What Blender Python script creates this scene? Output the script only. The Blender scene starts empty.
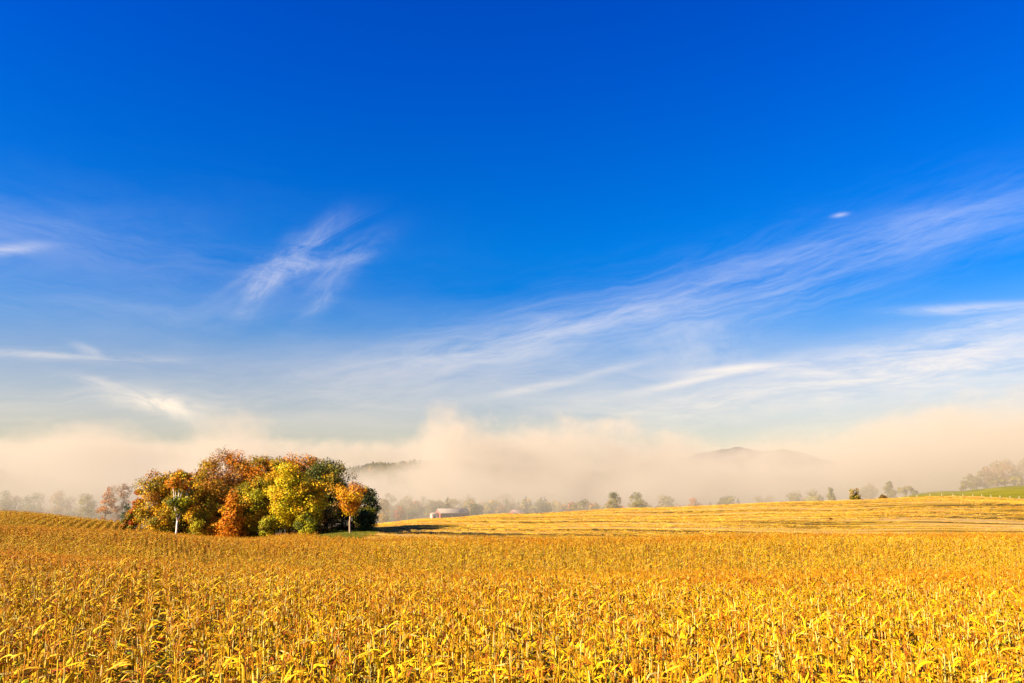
import bpy, math, random
import numpy as np
from mathutils import Vector, Euler

SC = bpy.context.scene
COL = SC.collection
R = math.radians

# ------------------------------------------------------------------ camera
F = 796.0                     # focal length in pixels of a 1024 px wide frame
PITCH = math.atan(155.5 / F)  # the horizon lies at row 497
cam_d = bpy.data.cameras.new('camera')
cam_d.sensor_width = 36.0
cam_d.lens = F / 1024 * 36.0
cam_d.clip_start = 0.1
cam_d.clip_end = 60000
cam = bpy.data.objects.new('camera', cam_d)
cam.location = (0, 0, 0)
cam.rotation_euler = (math.pi / 2 + PITCH, 0, 0)
COL.objects.link(cam)
SC.camera = cam

# ------------------------------------------------------------------ exposure
SC.view_settings.view_transform = 'Standard'
SC.view_settings.look = 'None'
SC.view_settings.exposure = 1.8
SC.view_settings.gamma = 1
SC.view_settings.use_curve_mapping = False
SC.cycles.use_denoising = True
SC.cycles.max_bounces = 8
SC.cycles.diffuse_bounces = 1
SC.cycles.transmission_bounces = 4
SC.cycles.volume_bounces = 5
SC.cycles.transparent_max_bounces = 8

# ------------------------------------------------------------------ sun
SUN_EL = R(26)
SUN_PHI = R(66)               # from straight behind the camera towards the left
sdir = Vector((-math.cos(SUN_EL) * math.sin(SUN_PHI), -math.cos(SUN_EL) * math.cos(SUN_PHI), math.sin(SUN_EL)))
sl = bpy.data.lights.new('sun', 'SUN')
sl.energy = 4.9
sl.angle = R(0.5)
sl.color = (1.0, 0.86, 0.66)
so = bpy.data.objects.new('sun', sl)
so.rotation_euler = sdir.to_track_quat('Z', 'Y').to_euler()
so.location = (-60, -60, 60)
COL.objects.link(so)

# ------------------------------------------------------------------ node helper
class NT:
    def __init__(self, tree):
        self.t = tree
        self.n = tree.nodes
        self.l = tree.links
    def node(self, typ, **kw):
        nd = self.n.new(typ)
        for k, v in kw.items():
            setattr(nd, k, v)
        return nd
    def put(self, sock, v):
        if v is None:
            return
        if isinstance(v, bpy.types.NodeSocket):
            self.l.new(v, sock)
        else:
            sock.default_value = v
    def math(self, op, a, b=None, c=None, clamp=False):
        nd = self.node('ShaderNodeMath', operation=op, use_clamp=clamp)
        self.put(nd.inputs[0], a); self.put(nd.inputs[1], b); self.put(nd.inputs[2], c)
        return nd.outputs[0]
    def mapr(self, v, a, b, c=0.0, d=1.0, smooth=False):
        nd = self.node('ShaderNodeMapRange', interpolation_type='SMOOTHSTEP' if smooth else 'LINEAR')
        self.put(nd.inputs[0], v)
        for i, x in enumerate((a, b, c, d)):
            self.put(nd.inputs[i + 1], x)
        return nd.outputs[0]
    def mix(self, fac, a, b, mode='MIX'):
        nd = self.node('ShaderNodeMix', data_type='RGBA', blend_type=mode)
        self.put(nd.inputs[0], fac); self.put(nd.inputs[6], a); self.put(nd.inputs[7], b)
        return nd.outputs[2]
    def noise(self, vec, scale=1.0, detail=4.0, rough=0.55, dist=0.0, dims='3D'):
        nd = self.node('ShaderNodeTexNoise', noise_dimensions=dims)
        self.put(nd.inputs['Vector'], vec)
        nd.inputs['Scale'].default_value = scale
        nd.inputs['Detail'].default_value = detail
        nd.inputs['Roughness'].default_value = rough
        nd.inputs['Distortion'].default_value = dist
        return nd.outputs[0]
    def xyz(self, x, y, z=0.0):
        nd = self.node('ShaderNodeCombineXYZ')
        self.put(nd.inputs[0], x); self.put(nd.inputs[1], y); self.put(nd.inputs[2], z)
        return nd.outputs[0]
    def sep(self, v):
        nd = self.node('ShaderNodeSeparateXYZ')
        self.put(nd.inputs[0], v)
        return nd.outputs
    def ramp(self, fac, stops, interp='LINEAR'):
        nd = self.node('ShaderNodeValToRGB')
        cr = nd.color_ramp
        cr.interpolation = interp
        while len(cr.elements) < len(stops):
            cr.elements.new(0.5)
        for e, (p, c) in zip(cr.elements, stops):
            e.position = p
            e.color = (*c, 1) if len(c) == 3 else c
        self.put(nd.inputs[0], fac)
        return nd.outputs[0]

def pix_dir(u, v):
    """azimuth and elevation of the sky seen at a place of the frame (world angles)"""
    py = -(v - 341.5) / F
    x = (u - 512) / F
    y = math.cos(PITCH) - py * math.sin(PITCH)
    z = math.sin(PITCH) + py * math.cos(PITCH)
    return math.atan2(x, y), math.atan2(z, math.hypot(x, y))

# ------------------------------------------------------------------ world: sky with cirrus
def build_world():
    w = bpy.data.worlds.new('World')
    SC.world = w
    w.use_nodes = True
    T = NT(w.node_tree)
    T.n.clear()
    out = T.node('ShaderNodeOutputWorld')
    bg = T.node('ShaderNodeBackground')
    T.l.new(bg.outputs[0], out.inputs[0])
    bg.inputs[1].default_value = 0.050
    sky = T.node('ShaderNodeTexSky', sky_type='NISHITA')
    sky.sun_disc = False
    sky.sun_elevation = SUN_EL
    sky.sun_rotation = math.pi + SUN_PHI      # clockwise from +Y
    sky.altitude = 300
    sky.air_density = 1.0
    sky.dust_density = 1.0
    sky.ozone_density = 3.0
    tc = T.node('ShaderNodeTexCoord')
    dx, dy, dz = T.sep(tc.outputs['Generated'])
    az = T.math('ARCTAN2', dx, dy)
    el = T.math('ARCSINE', T.math('MINIMUM', T.math('MAXIMUM', dz, -1.0), 1.0))
    # polarised, saturated blue high up, pale towards the horizon
    hs = T.node('ShaderNodeHueSaturation')
    T.put(hs.inputs['Color'], sky.outputs[0])
    T.put(hs.inputs['Saturation'], T.mapr(el, 0.05, 0.34, 0.9, 1.75, True))
    hs.inputs['Hue'].default_value = 0.508
    T.put(hs.inputs['Value'], 1.0)
    tint = T.ramp(T.mapr(el, 0.0, 0.8, 0.0, 1.0), [(0.0, (1.0, 0.76, 0.52)), (0.10, (1.0, 0.785, 0.64)), (0.19, (0.82, 0.765, 0.79)), (0.27, (0.62, 0.84, 0.98)), (0.38, (0.52, 0.92, 1.12)), (0.62, (0.36, 0.70, 1.24)), (0.9, (0.27, 0.50, 1.28))])
    col = T.mix(1.0, hs.outputs[0], tint, 'MULTIPLY')
    clouds = None
    def streak(u, v, du, dv, length, width, strength, fs=3.0, ft=22.0, seed=0.0, lo=0.42, hi=0.75, dist=0.6, flat=False):
        """one drift of cirrus: centre, direction, half length and half width in pixels"""
        nonlocal clouds
        a0, e0 = pix_dir(u, v)
        a1, e1 = pix_dir(u + du, v + dv)
        ang = math.atan2(e1 - e0, (a1 - a0))
        k = 1 / 830.0
        ca, sa = math.cos(ang), math.sin(ang)
        da = T.math('SUBTRACT', az, a0)
        de = T.math('SUBTRACT', el, e0)
        s = T.math('ADD', T.math('MULTIPLY', da, ca), T.math('MULTIPLY', de, sa))
        t = T.math('SUBTRACT', T.math('MULTIPLY', de, ca), T.math('MULTIPLY', da, sa))
        warp = T.noise(T.xyz(T.math('MULTIPLY', s, 9.0), T.math('MULTIPLY', t, 9.0), seed + 5.0), 1.0, 3.0)
        t2 = T.math('ADD', t, T.math('MULTIPLY', T.math('SUBTRACT', warp, 0.5), 0.35 * width * k * 2))
        sn = T.math('DIVIDE', s, length * k)
        tn = T.math('DIVIDE', t2, width * k)
        g = T.math('ADD', T.math('MULTIPLY', sn, sn), T.math('MULTIPLY', tn, tn))
        m = T.math('POWER', 2.718, T.math('MULTIPLY', g, -1.1))
        n1 = T.noise(T.xyz(T.math('MULTIPLY', s, fs), T.math('MULTIPLY', t2, ft), seed), 1.0, 11.0, 0.68, dist)
        tex = T.mapr(n1, lo, hi, 0.0, 1.0, True)
        o = T.math('MULTIPLY', T.math('MULTIPLY', m, tex), strength * 0.78)
        clouds = o if clouds is None else T.math('SUBTRACT', 1.0, T.math('MULTIPLY', T.math('SUBTRACT', 1.0, clouds, clamp=True), T.math('SUBTRACT', 1.0, o, clamp=True)))
    # long diagonal veil from lower centre to the upper right
    streak(640, 318, 10, -2.3, 330, 38, 0.40, 5, 42, 1.0, 0.32, 0.8)
    streak(600, 322, 10, -2.6, 120, 14, 0.40, 8, 50, 2.0, 0.3, 0.7)
    streak(820, 262, 10, -3.2, 190, 22, 0.32, 6, 50, 3.0, 0.34, 0.8)
    streak(960, 228, 10, -2.0, 130, 22, 0.26, 6, 44, 4.0, 0.3, 0.8)
    streak(480, 352, 10, -1.6, 150, 22, 0.45, 6, 40, 5.0, 0.25, 0.75)
    # thin bright filaments lower on the right
    streak(700, 378, 10, -2.3, 70, 5, 0.75, 6, 60, 6.0, 0.2, 0.6)
    streak(750, 368, 10, -0.8, 60, 4, 0.65, 6, 60, 7.0, 0.2, 0.6)
    streak(535, 388, 10, -1.8, 45, 4, 0.5, 8, 60, 8.0, 0.2, 0.65)
    streak(600, 372, 10, -2.2, 60, 5, 0.3, 8, 60, 9.0, 0.2, 0.7)
    streak(900, 370, 10, -0.9, 170, 22, 0.85, 6, 40, 10.0, 0.30, 0.68)
    streak(975, 309, 10, -0.4, 60, 5, 0.6, 9, 56, 11.0, 0.3, 0.66)
    streak(1000, 322, 10, -1.2, 60, 6, 0.55, 9, 50, 34.0, 0.32, 0.68)
    streak(960, 345, 10, -1.4, 110, 18, 0.7, 7, 40, 12.0, 0.3, 0.68)
    streak(800, 402, 10, -0.5, 260, 20, 0.5, 5, 34, 13.0, 0.4, 0.7)
    streak(700, 350, 10, -1, 60, 30, 0.30, 9, 14, 14.0, 0.3, 0.7)
    # twisted wisp left of the middle
    streak(292, 262, 10, -5.5, 58, 17, 0.5, 9, 26, 15.0, 0.34, 0.72, 1.0)
    streak(262, 285, 10, -14, 40, 9, 0.4, 9, 30, 16.0, 0.34, 0.72, 1.0)
    streak(318, 238, 10, -9, 30, 10, 0.34, 9, 24, 17.0, 0.3, 0.75, 1.0)
    streak(345, 262, 10, -6, 44, 13, 0.36, 9, 22, 18.0, 0.34, 0.76, 1.0)
    streak(300, 268, 10, -1.5, 34, 5, 0.5, 10, 30, 33.0, 0.3, 0.66, 0.8)
    streak(324, 296, 10, -11, 30, 11, 0.30, 9, 22, 19.0, 0.32, 0.76, 1.0)
    # small clouds at the left
    streak(160, 403, 10, 1.6, 46, 9, 0.85, 12, 40, 20.0, 0.28, 0.62, 1.0)
    streak(178, 412, 10, 5, 24, 7, 0.7, 14, 40, 21.0, 0.3, 0.65, 1.0)
    streak(85, 356, 10, 0.3, 80, 5, 0.5, 9, 60, 22.0, 0.34, 0.7)
    streak(88, 350, 10, 4, 14, 4, 0.4, 14, 40, 23.0, 0.3, 0.66)
    streak(105, 383, 10, 2.5, 26, 5, 0.45, 12, 50, 24.0, 0.3, 0.7)
    streak(4, 250, 10, -0.9, 30, 5, 0.5, 10, 40, 25.0, 0.25, 0.62)
    streak(40, 238, 10, 1.5, 120, 26, 0.15, 5, 24, 26.0, 0.3, 0.75)
    streak(840, 215, 10, -1.8, 7, 2, 0.5, 14, 40, 27.0, 0.2, 0.6)
    # broad thin veils
    streak(180, 400, 10, -0.3, 340, 40, 0.38, 3, 26, 28.0, 0.25, 0.8)
    streak(120, 290, 10, 1.2, 240, 70, 0.20, 3, 16, 29.0, 0.2, 0.85)
    streak(700, 395, 10, -0.4, 420, 45, 0.35, 3, 22, 32.0, 0.2, 0.8)
    white = T.mix(T.mapr(el, 0.1, 0.4, 0.0, 1.0), (7.6, 6.3, 4.8, 1), (6.2, 6.3, 6.5, 1))
    col2 = T.mix(clouds, col, white)
    T.l.new(col2, bg.inputs[0])
    w.cycles.sampling_method = 'MANUAL'
    w.cycles.sample_map_resolution = 512
build_world()

# ------------------------------------------------------------------ terrain: heights relative to the eye
TY = np.array([0, 6, 11, 30, 60, 80, 105, 130, 150, 168, 200, 240, 268, 300, 340, 390, 430, 480, 520, 600, 800, 1200, 9000], float)
TU = np.array([-400, 0, 130, 250, 350, 430, 512, 640, 800, 950, 1024, 1300], float)
#            0     6     11    30    60    80    105   130   150   168   200   240   268   300   340   390   430   480   520   600   800  1200  9000
TZ = np.array([
    [-1.7, -3.0, -4.7, -5.7, -6.0, -6.8, -7.6, -7.2, -6.6, -6.9, -7.2, -5.6, -4.9, -7.0, -13., -17., -19., -21., -22., -22., -22., -22., -30],
    [-1.7, -3.0, -4.7, -5.8, -6.5, -7.4, -8.4, -7.9, -7.2, -7.9, -9.2, -7.6, -6.5, -9.0, -14., -17., -19., -21., -22., -22., -22., -22., -30],
    [-1.7, -3.0, -4.7, -5.9, -6.8, -8.0, -9.2, -8.6, -7.9, -8.8, -10.6, -10.2, -9.8, -12., -15., -18., -20., -21., -22., -22., -22., -22., -30],
    [-1.7, -3.0, -4.8, -6.1, -7.2, -9.0, -10.6,-10.3,-9.6, -10.0,-11.5,-11.9, -12.4, -13., -15., -18., -20., -21., -22., -22., -22., -22., -30],
    [-1.7, -3.0, -4.8, -6.2, -7.5, -9.6, -11.4,-10.6,-9.8, -9.8, -8.8, -9.3, -9.7, -10.4,-12.5,-16., -18., -20., -21., -22., -22., -22., -30],
    [-1.7, -3.0, -4.9, -6.2, -7.6, -9.9, -11.6,-10.5,-9.3, -9.2, -8.9, -8.8, -8.6, -8.6, -8.8, -11.0,-13.0,-14.2,-14.0,-15.5, -22., -22., -30],
    [-1.7, -3.0, -4.9, -6.2, -7.6, -10., -11.7,-10.5,-9.3, -9.2, -8.9, -8.8, -8.6, -8.4, -7.9, -8.0, -10.5,-13.4,-14.0,-15.0, -22., -22., -30],
    [-1.7, -3.0, -4.9, -6.2, -7.6, -10., -11.7,-10.5,-9.2, -9.0, -8.8, -8.3, -7.8, -7.2, -6.1, -5.3, -7.0, -11., -14., -19., -22., -22., -30],
    [-1.7, -3.0, -4.9, -6.2, -7.5, -9.8, -11.4,-10.2,-8.8, -8.6, -8.3, -7.5, -6.6, -5.5, -3.9, -2.5, -3.0, -7.0, -10., -15., -22., -22., -30],
    [-1.7, -3.0, -4.9, -6.1, -7.4, -9.6, -11.2,-10.1,-8.8, -8.4, -7.7, -6.2, -4.9, -3.4, -1.6, -0.1, 0.3,  1.0,  3.0,  4.0, -10., -20., -30],
    [-1.7, -3.0, -4.9, -6.1, -7.4, -9.6, -11.2,-10.1,-8.8, -8.4, -7.6, -6.0, -4.6, -3.2, -2.0, -1.3, 0.2,  4.0,  7.0,  8.0, -4., -18., -30],
    [-1.7, -3.0, -4.9, -6.1, -7.4, -9.6, -11.2,-10.1,-8.8, -8.4, -7.5, -5.8, -4.2, -2.8, -1.6, -0.5, 2.0,  8.0, 12.0, 15.0,  6., -14., -30]])

def pchip_slopes(x, y):
    h = np.diff(x)
    d = np.diff(y, axis=-1) / h
    m = np.zeros_like(y)
    w1 = 2 * h[1:] + h[:-1]
    w2 = h[1:] + 2 * h[:-1]
    same = d[..., :-1] * d[..., 1:] > 0
    with np.errstate(divide='ignore', invalid='ignore'):
        hm = (w1 + w2) / (w1 / d[..., :-1] + w2 / d[..., 1:])
    m[..., 1:-1] = np.where(same, hm, 0)
    m[..., 0] = d[..., 0]
    m[..., -1] = d[..., -1]
    return m
_far = np.interp(TY, [0, 60, 80, 105, 130, 150, 168, 215, 250], [0, 0, 0.6, 1.6, 1.3, 0.75, 0.75, 0.4, 0.0])
TZ = TZ - _far * np.where(TU < 200, 0.5, 1.0)[:, None]
TM = pchip_slopes(TY, TZ)

def ground_z(x, y):
    x = np.asarray(x, float); y = np.asarray(y, float)
    shp = np.broadcast(x, y).shape
    x = np.broadcast_to(x, shp).ravel(); y = np.broadcast_to(y, shp).ravel()
    u = np.clip(512 + 811 * x / np.maximum(y, 45), TU[0], TU[-1])
    yy = np.clip(y, TY[0], TY[-1])
    k = np.clip(np.searchsorted(TY, yy, 'right') - 1, 0, len(TY) - 2)
    h = TY[k + 1] - TY[k]
    t = (yy - TY[k]) / h
    h00 = 2 * t**3 - 3 * t**2 + 1; h10 = t**3 - 2 * t**2 + t
    h01 = -2 * t**3 + 3 * t**2; h11 = t**3 - t**2
    j = np.clip(np.searchsorted(TU, u, 'right') - 1, 0, len(TU) - 2)
    s = (u - TU[j]) / (TU[j + 1] - TU[j])
    s = s * s * (3 - 2 * s)
    def row(jj):
        return TZ[jj, k] * h00 + TM[jj, k] * h * h10 + TZ[jj, k + 1] * h01 + TM[jj, k + 1] * h * h11
    z = row(j) * (1 - s) + row(j + 1) * s
    # small rolls of the land
    am = np.clip((yy - 20) / 200, 0, 1) * 0.25
    z = z + am * (np.sin(x * 0.071 + yy * 0.023) + np.sin(yy * 0.061 - x * 0.031 + 1.7)) * 0.6
    return z.reshape(shp)

def gz(x, y):
    return float(ground_z(x, y))

def at_u(u, y):
    """world x of azimuth column u at depth y"""
    return (u - 512) / 811.0 * y

def z_of(v, y):
    py = -(v - 341.5) / F
    return y * (math.sin(PITCH) + py * math.cos(PITCH)) / (math.cos(PITCH) - py * math.sin(PITCH))

# ------------------------------------------------------------------ mesh helpers
def mesh_np(name, verts, quads=None, tris=None, mat=None, color=None, parent=None, smooth=False, link=True):
    verts = np.asarray(verts, np.float32).reshape(-1, 3)
    me = bpy.data.meshes.new(name)
    nq = 0 if quads is None else len(quads)
    nt = 0 if tris is None else len(tris)
    loops = []
    if nq: loops.append(np.asarray(quads, np.int32).ravel())
    if nt: loops.append(np.asarray(tris, np.int32).ravel())
    loops = np.concatenate(loops)
    me.vertices.add(len(verts)); me.vertices.foreach_set('co', verts.ravel())
    me.loops.add(len(loops)); me.loops.foreach_set('vertex_index', loops)
    starts = np.concatenate([np.arange(nq) * 4, nq * 4 + np.arange(nt) * 3]).astype(np.int32)
    me.polygons.add(nq + nt); me.polygons.foreach_set('loop_start', starts)
    if smooth:
        me.polygons.foreach_set('use_smooth', np.ones(nq + nt, bool))
    if color is not None:
        at = me.attributes.new('leafcol', 'FLOAT_COLOR', 'POINT')
        c = np.ones((len(verts), 4), np.float32); c[:, :3] = color
        at.data.foreach_set('color', c.ravel())
    me.update(calc_edges=True)
    if mat: me.materials.append(mat)
    o = bpy.data.objects.new(name, me)
    if link: COL.objects.link(o)
    if parent: o.parent = parent
    return o

class Geo:
    """collects verts, quads, tris and a colour per vertex"""
    def __init__(self):
        self.v = []; self.q = []; self.t = []; self.c = []; self.n = 0
    def add(self, v, q=None, t=None, c=(1, 1, 1)):
        v = np.asarray(v, float).reshape(-1, 3)
        self.v.append(v)
        if q is not None and len(q): self.q.append(np.asarray(q, int) + self.n)
        if t is not None and len(t): self.t.append(np.asarray(t, int) + self.n)
        c = np.asarray(c, float)
        self.c.append(np.broadcast_to(c, v.shape) if c.ndim == 1 else c)
        self.n += len(v)
    def merge(self, g):
        if g.n == 0: return
        self.v += g.v; self.c += g.c
        self.q += [q + self.n for q in g.q]; self.t += [t + self.n for t in g.t]
        self.n += g.n
    def tube(self, pts, rads, sides=6, c=(1, 1, 1), cap=True):
        pts = np.asarray(pts, float); n = len(pts)
        tan = np.gradient(pts, axis=0); tan /= np.linalg.norm(tan, axis=1, keepdims=True) + 1e-9
        ref = np.array([0.31, 0.17, 0.93]) if abs(tan[0][2]) < 0.9 else np.array([1.0, 0.1, 0])
        a = np.cross(tan, ref); a /= np.linalg.norm(a, axis=1, keepdims=True) + 1e-9
        b = np.cross(tan, a)
        th = np.arange(sides) / sides * 2 * math.pi
        ring = (a[:, None] * np.cos(th)[None, :, None] + b[:, None] * np.sin(th)[None, :, None]) * np.asarray(rads)[:, None, None]
        v = (pts[:, None] + ring).reshape(-1, 3)
        q = []
        for i in range(n - 1):
            for k in range(sides):
                k2 = (k + 1) % sides
                q.append((i * sides + k, i * sides + k2, (i + 1) * sides + k2, (i + 1) * sides + k))
        t = []
        if cap:
            v = np.vstack([v, pts[-1:]])
            t = [((n - 1) * sides + k, (n - 1) * sides + (k + 1) % sides, n * sides) for k in range(sides)]
        self.add(v, q, t, c)
    def box(self, lo, hi, c=(1, 1, 1)):
        x0, y0, z0 = lo; x1, y1, z1 = hi
        v = [(x0, y0, z0), (x1, y0, z0), (x1, y1, z0), (x0, y1, z0), (x0, y0, z1), (x1, y0, z1), (x1, y1, z1), (x0, y1, z1)]
        q = [(0, 3, 2, 1), (4, 5, 6, 7), (0, 1, 5, 4), (1, 2, 6, 5), (2, 3, 7, 6), (3, 0, 4, 7)]
        self.add(v, q, None, c)
    def build(self, name, mat, parent=None, smooth=False, link=True):
        return mesh_np(name, np.vstack(self.v), np.vstack(self.q) if self.q else None, np.vstack(self.t) if self.t else None,
                       mat, np.vstack(self.c), parent, smooth, link)

def tag(o, label=None, cat=None, group=None, kind=None):
    if label: o['label'] = label
    if cat: o['category'] = cat
    if group: o['group'] = group
    if kind: o['kind'] = kind
    return o

def empty(name, loc=(0, 0, 0), rz=0.0):
    o = bpy.data.objects.new(name, None)
    o.empty_display_size = 0.2
    o.location = loc; o.rotation_euler = (0, 0, rz)
    COL.objects.link(o)
    return o

# ------------------------------------------------------------------ materials
def new_mat(name):
    m = bpy.data.materials.new(name)
    m.use_nodes = True
    T = NT(m.node_tree)
    T.n.clear()
    out = T.node('ShaderNodeOutputMaterial')
    return m, T, out

def leaf_material(name, transl=0.3, vary=0.25, hue=0.03, world_tint=None, gloss=0.12):
    m, T, out = new_mat(name)
    at = T.node('ShaderNodeAttribute', attribute_name='leafcol')
    oi = T.node('ShaderNodeObjectInfo')
    hs = T.node('ShaderNodeHueSaturation')
    T.put(hs.inputs['Color'], at.outputs['Color'])
    T.put(hs.inputs['Value'], T.mapr(oi.outputs['Random'], 0, 1, 1 - vary, 1 + vary))
    rr = T.math('FRACT', T.math('MULTIPLY', oi.outputs['Random'], 37.7))
    T.put(hs.inputs['Hue'], T.mapr(rr, 0, 1, 0.5 - hue, 0.5 + hue * 0.6))
    c = hs.outputs[0]
    if world_tint:
        n = T.noise(oi.outputs['Location'], 0.045, 3.0, 0.6)
        c = T.mix(T.mapr(n, 0.46, 0.66, 0.0, 0.75, True), c, world_tint, 'MULTIPLY')
    d = T.node('ShaderNodeBsdfPrincipled')
    T.put(d.inputs['Base Color'], c)
    d.inputs['Roughness'].default_value = 0.6
    d.inputs['Specular IOR Level'].default_value = gloss
    tr = T.node('ShaderNodeBsdfTranslucent')
    T.put(tr.inputs[0], c)
    mx = T.node('ShaderNodeMixShader')
    mx.inputs[0].default_value = transl
    T.l.new(d.outputs[0], mx.inputs[1]); T.l.new(tr.outputs[0], mx.inputs[2])
    T.l.new(mx.outputs[0], out.inputs[0])
    return m

def plain_material(name, color, rough=0.8, nscale=1.0, namt=0.25, bump=0.0, coords='Object'):
    m, T, out = new_mat(name)
    tc = T.node('ShaderNodeTexCoord')
    n = T.noise(tc.outputs[coords], nscale, 6.0, 0.6)
    lo = tuple(x * (1 - namt) for x in color); hi = tuple(x * (1 + namt) for x in color)
    c = T.mix(n, (*lo, 1), (*hi, 1))
    d = T.node('ShaderNodeBsdfPrincipled')
    T.put(d.inputs['Base Color'], c)
    d.inputs['Roughness'].default_value = rough
    d.inputs['Specular IOR Level'].default_value = 0.25
    if bump:
        b = T.node('ShaderNodeBump')
        b.inputs['Strength'].default_value = bump
        T.put(b.inputs['Height'], n)
        T.l.new(b.outputs[0], d.inputs['Normal'])
    T.l.new(d.outputs[0], out.inputs[0])
    return m

M_CORN = leaf_material('dry_corn_leaf', 0.05, 0.25, 0.016, (1.0, 0.87, 0.7, 1), 0.12)
M_FOL = leaf_material('tree_foliage', 0.22, 0.0, 0.0)
M_FARFOL = leaf_material('far_foliage', 0.2, 0.2, 0.02)
M_BARK = leaf_material('bark', 0.0, 0.1, 0.0)

def ground_material():
    m, T, out = new_mat('soil_and_grass')
    geo = T.node('ShaderNodeNewGeometry')
    px, py, pz = T.sep(geo.outputs['Position'])
    n = T.noise(geo.outputs['Position'], 0.35, 8, 0.65)
    n2 = T.noise(geo.outputs['Position'], 4.0, 6, 0.7)
    soil = T.ramp(n2, [(0.25, (0.03, 0.018, 0.008)), (0.55, (0.07, 0.038, 0.013)), (0.8, (0.20, 0.11, 0.03))])
    grass = T.ramp(n, [(0.3, (0.05, 0.075, 0.02)), (0.6, (0.10, 0.12, 0.03)), (0.8, (0.16, 0.14, 0.04))])
    far = T.mapr(py, 292, 315, 0.0, 1.0)
    near = T.mapr(T.math('ADD', py, T.math('MULTIPLY', n, 2.0)), 10.0, 11.5, 1.0, 0.0)
    c = T.mix(T.math('MAXIMUM', far, near), soil, grass)
    d = T.node('ShaderNodeBsdfPrincipled')
    T.put(d.inputs['Base Color'], c)
    d.inputs['Roughness'].default_value = 0.95
    d.inputs['Specular IOR Level'].default_value = 0.1
    b = T.node('ShaderNodeBump'); b.inputs['Strength'].default_value = 0.6; b.inputs['Distance'].default_value = 0.08
    T.put(b.inputs['Height'], n2); T.l.new(b.outputs[0], d.inputs['Normal'])
    T.l.new(d.outputs[0], out.inputs[0])
    return m

def stubble_material():
    m, T, out = new_mat('corn_stubble_ground')
    geo = T.node('ShaderNodeNewGeometry')
    px, py, pz = T.sep(geo.outputs['Position'])
    across = T.math('ADD', py, T.math('MULTIPLY', px, 0.42))
    along = T.math('SUBTRACT', px, T.math('MULTIPLY', py, 0.42))
    sw = T.noise(T.xyz(T.math('MULTIPLY', along, 0.006), T.math('MULTIPLY', across, 0.085), 0), 1.0, 4, 0.65, 0.3)
    fine = T.noise(T.xyz(T.math('MULTIPLY', along, 0.05), T.math('MULTIPLY', across, 0.6), 3), 1.0, 5, 0.7)
    patch = T.noise(geo.outputs['Position'], 0.022, 4, 0.6)
    v = T.math('ADD', T.math('MULTIPLY', sw, 0.6), T.math('ADD', T.math('MULTIPLY', fine, 0.25), T.math('MULTIPLY', patch, 0.15)))
    c = T.ramp(v, [(0.41, (0.035, 0.025, 0.006)), (0.46, (0.10, 0.06, 0.008)), (0.51, (0.38, 0.21, 0.008)), (0.56, (0.42, 0.27, 0.10)), (0.61, (0.22, 0.12, 0.008)), (0.66, (0.42, 0.24, 0.01))])
    d = T.node('ShaderNodeBsdfPrincipled')
    T.put(d.inputs['Base Color'], c)
    d.inputs['Roughness'].default_value = 0.95
    d.inputs['Specular IOR Level'].default_value = 0.05
    b = T.node('ShaderNodeBump'); b.inputs['Strength'].default_value = 0.8; b.inputs['Distance'].default_value = 0.3
    T.put(b.inputs['Height'], fine); T.l.new(b.outputs[0], d.inputs['Normal'])
    T.l.new(d.outputs[0], out.inputs[0])
    return m

def field_sheet(name, us, ys, off, mat, keep=None, behind=False):
    """a sheet that follows the land over a fan of azimuth columns and depths"""
    A, Y = np.meshgrid((us - 512) / 811.0, ys)
    X = A * np.maximum(Y, 45)
    Z = ground_z(X, Y) + off
    nv, nu = X.shape
    idx = np.arange(nv * nu).reshape(nv, nu)
    q = np.stack([idx[:-1, :-1], idx[:-1, 1:], idx[1:, 1:], idx[1:, :-1]], -1).reshape(-1, 4)
    V = np.stack([X, Y, Z], -1).reshape(-1, 3)
    if keep is not None:
        cx = V[q].mean(1)
        q = q[keep(cx[:, 0], cx[:, 1])]
        used = np.unique(q); remap = np.full(len(V), -1); remap[used] = np.arange(len(used))
        V = V[used]; q = remap[q]
    return mesh_np(name, V, q, None, mat, None, None, True)

ys = np.concatenate([np.array([-400, -200, -100, -50, -20, -8, -3]), np.arange(0, 12, 0.5), np.geomspace(12, 700, 420), np.geomspace(730, 9000, 40)])
us = np.concatenate([np.linspace(-3500, -500, 12), np.linspace(-400, 1424, 260), np.linspace(1520, 4500, 12)])
tag(field_sheet('ground', us, ys, 0.0, ground_material()), kind='structure')

def corn_end(u):
    """depth at which the standing corn stops, by azimuth column"""
    return np.interp(u, [-400, 100, 138, 150, 200, 285, 305, 325, 360, 520, 700, 1024, 1400], [292, 290, 282, 216, 207, 205, 192, 176, 171, 168, 170, 166, 160])

def stub_keep(x, y):
    u = 512 + 811 * x / y
    left = np.interp(y, [165, 200, 230, 300, 420], [352, 358, 372, 366, 300])
    back = np.interp(u, [350, 880, 920, 940, 985, 1024, 1300], [470, 470, 440, 432, 412, 404, 395])
    return (y > corn_end(u) - 1.0) & (u > left) & (y < back)
tag(field_sheet('stubble_field', np.linspace(340, 1424, 330), np.geomspace(158, 480, 260), 0.06, stubble_material(), stub_keep), kind='structure')

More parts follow.
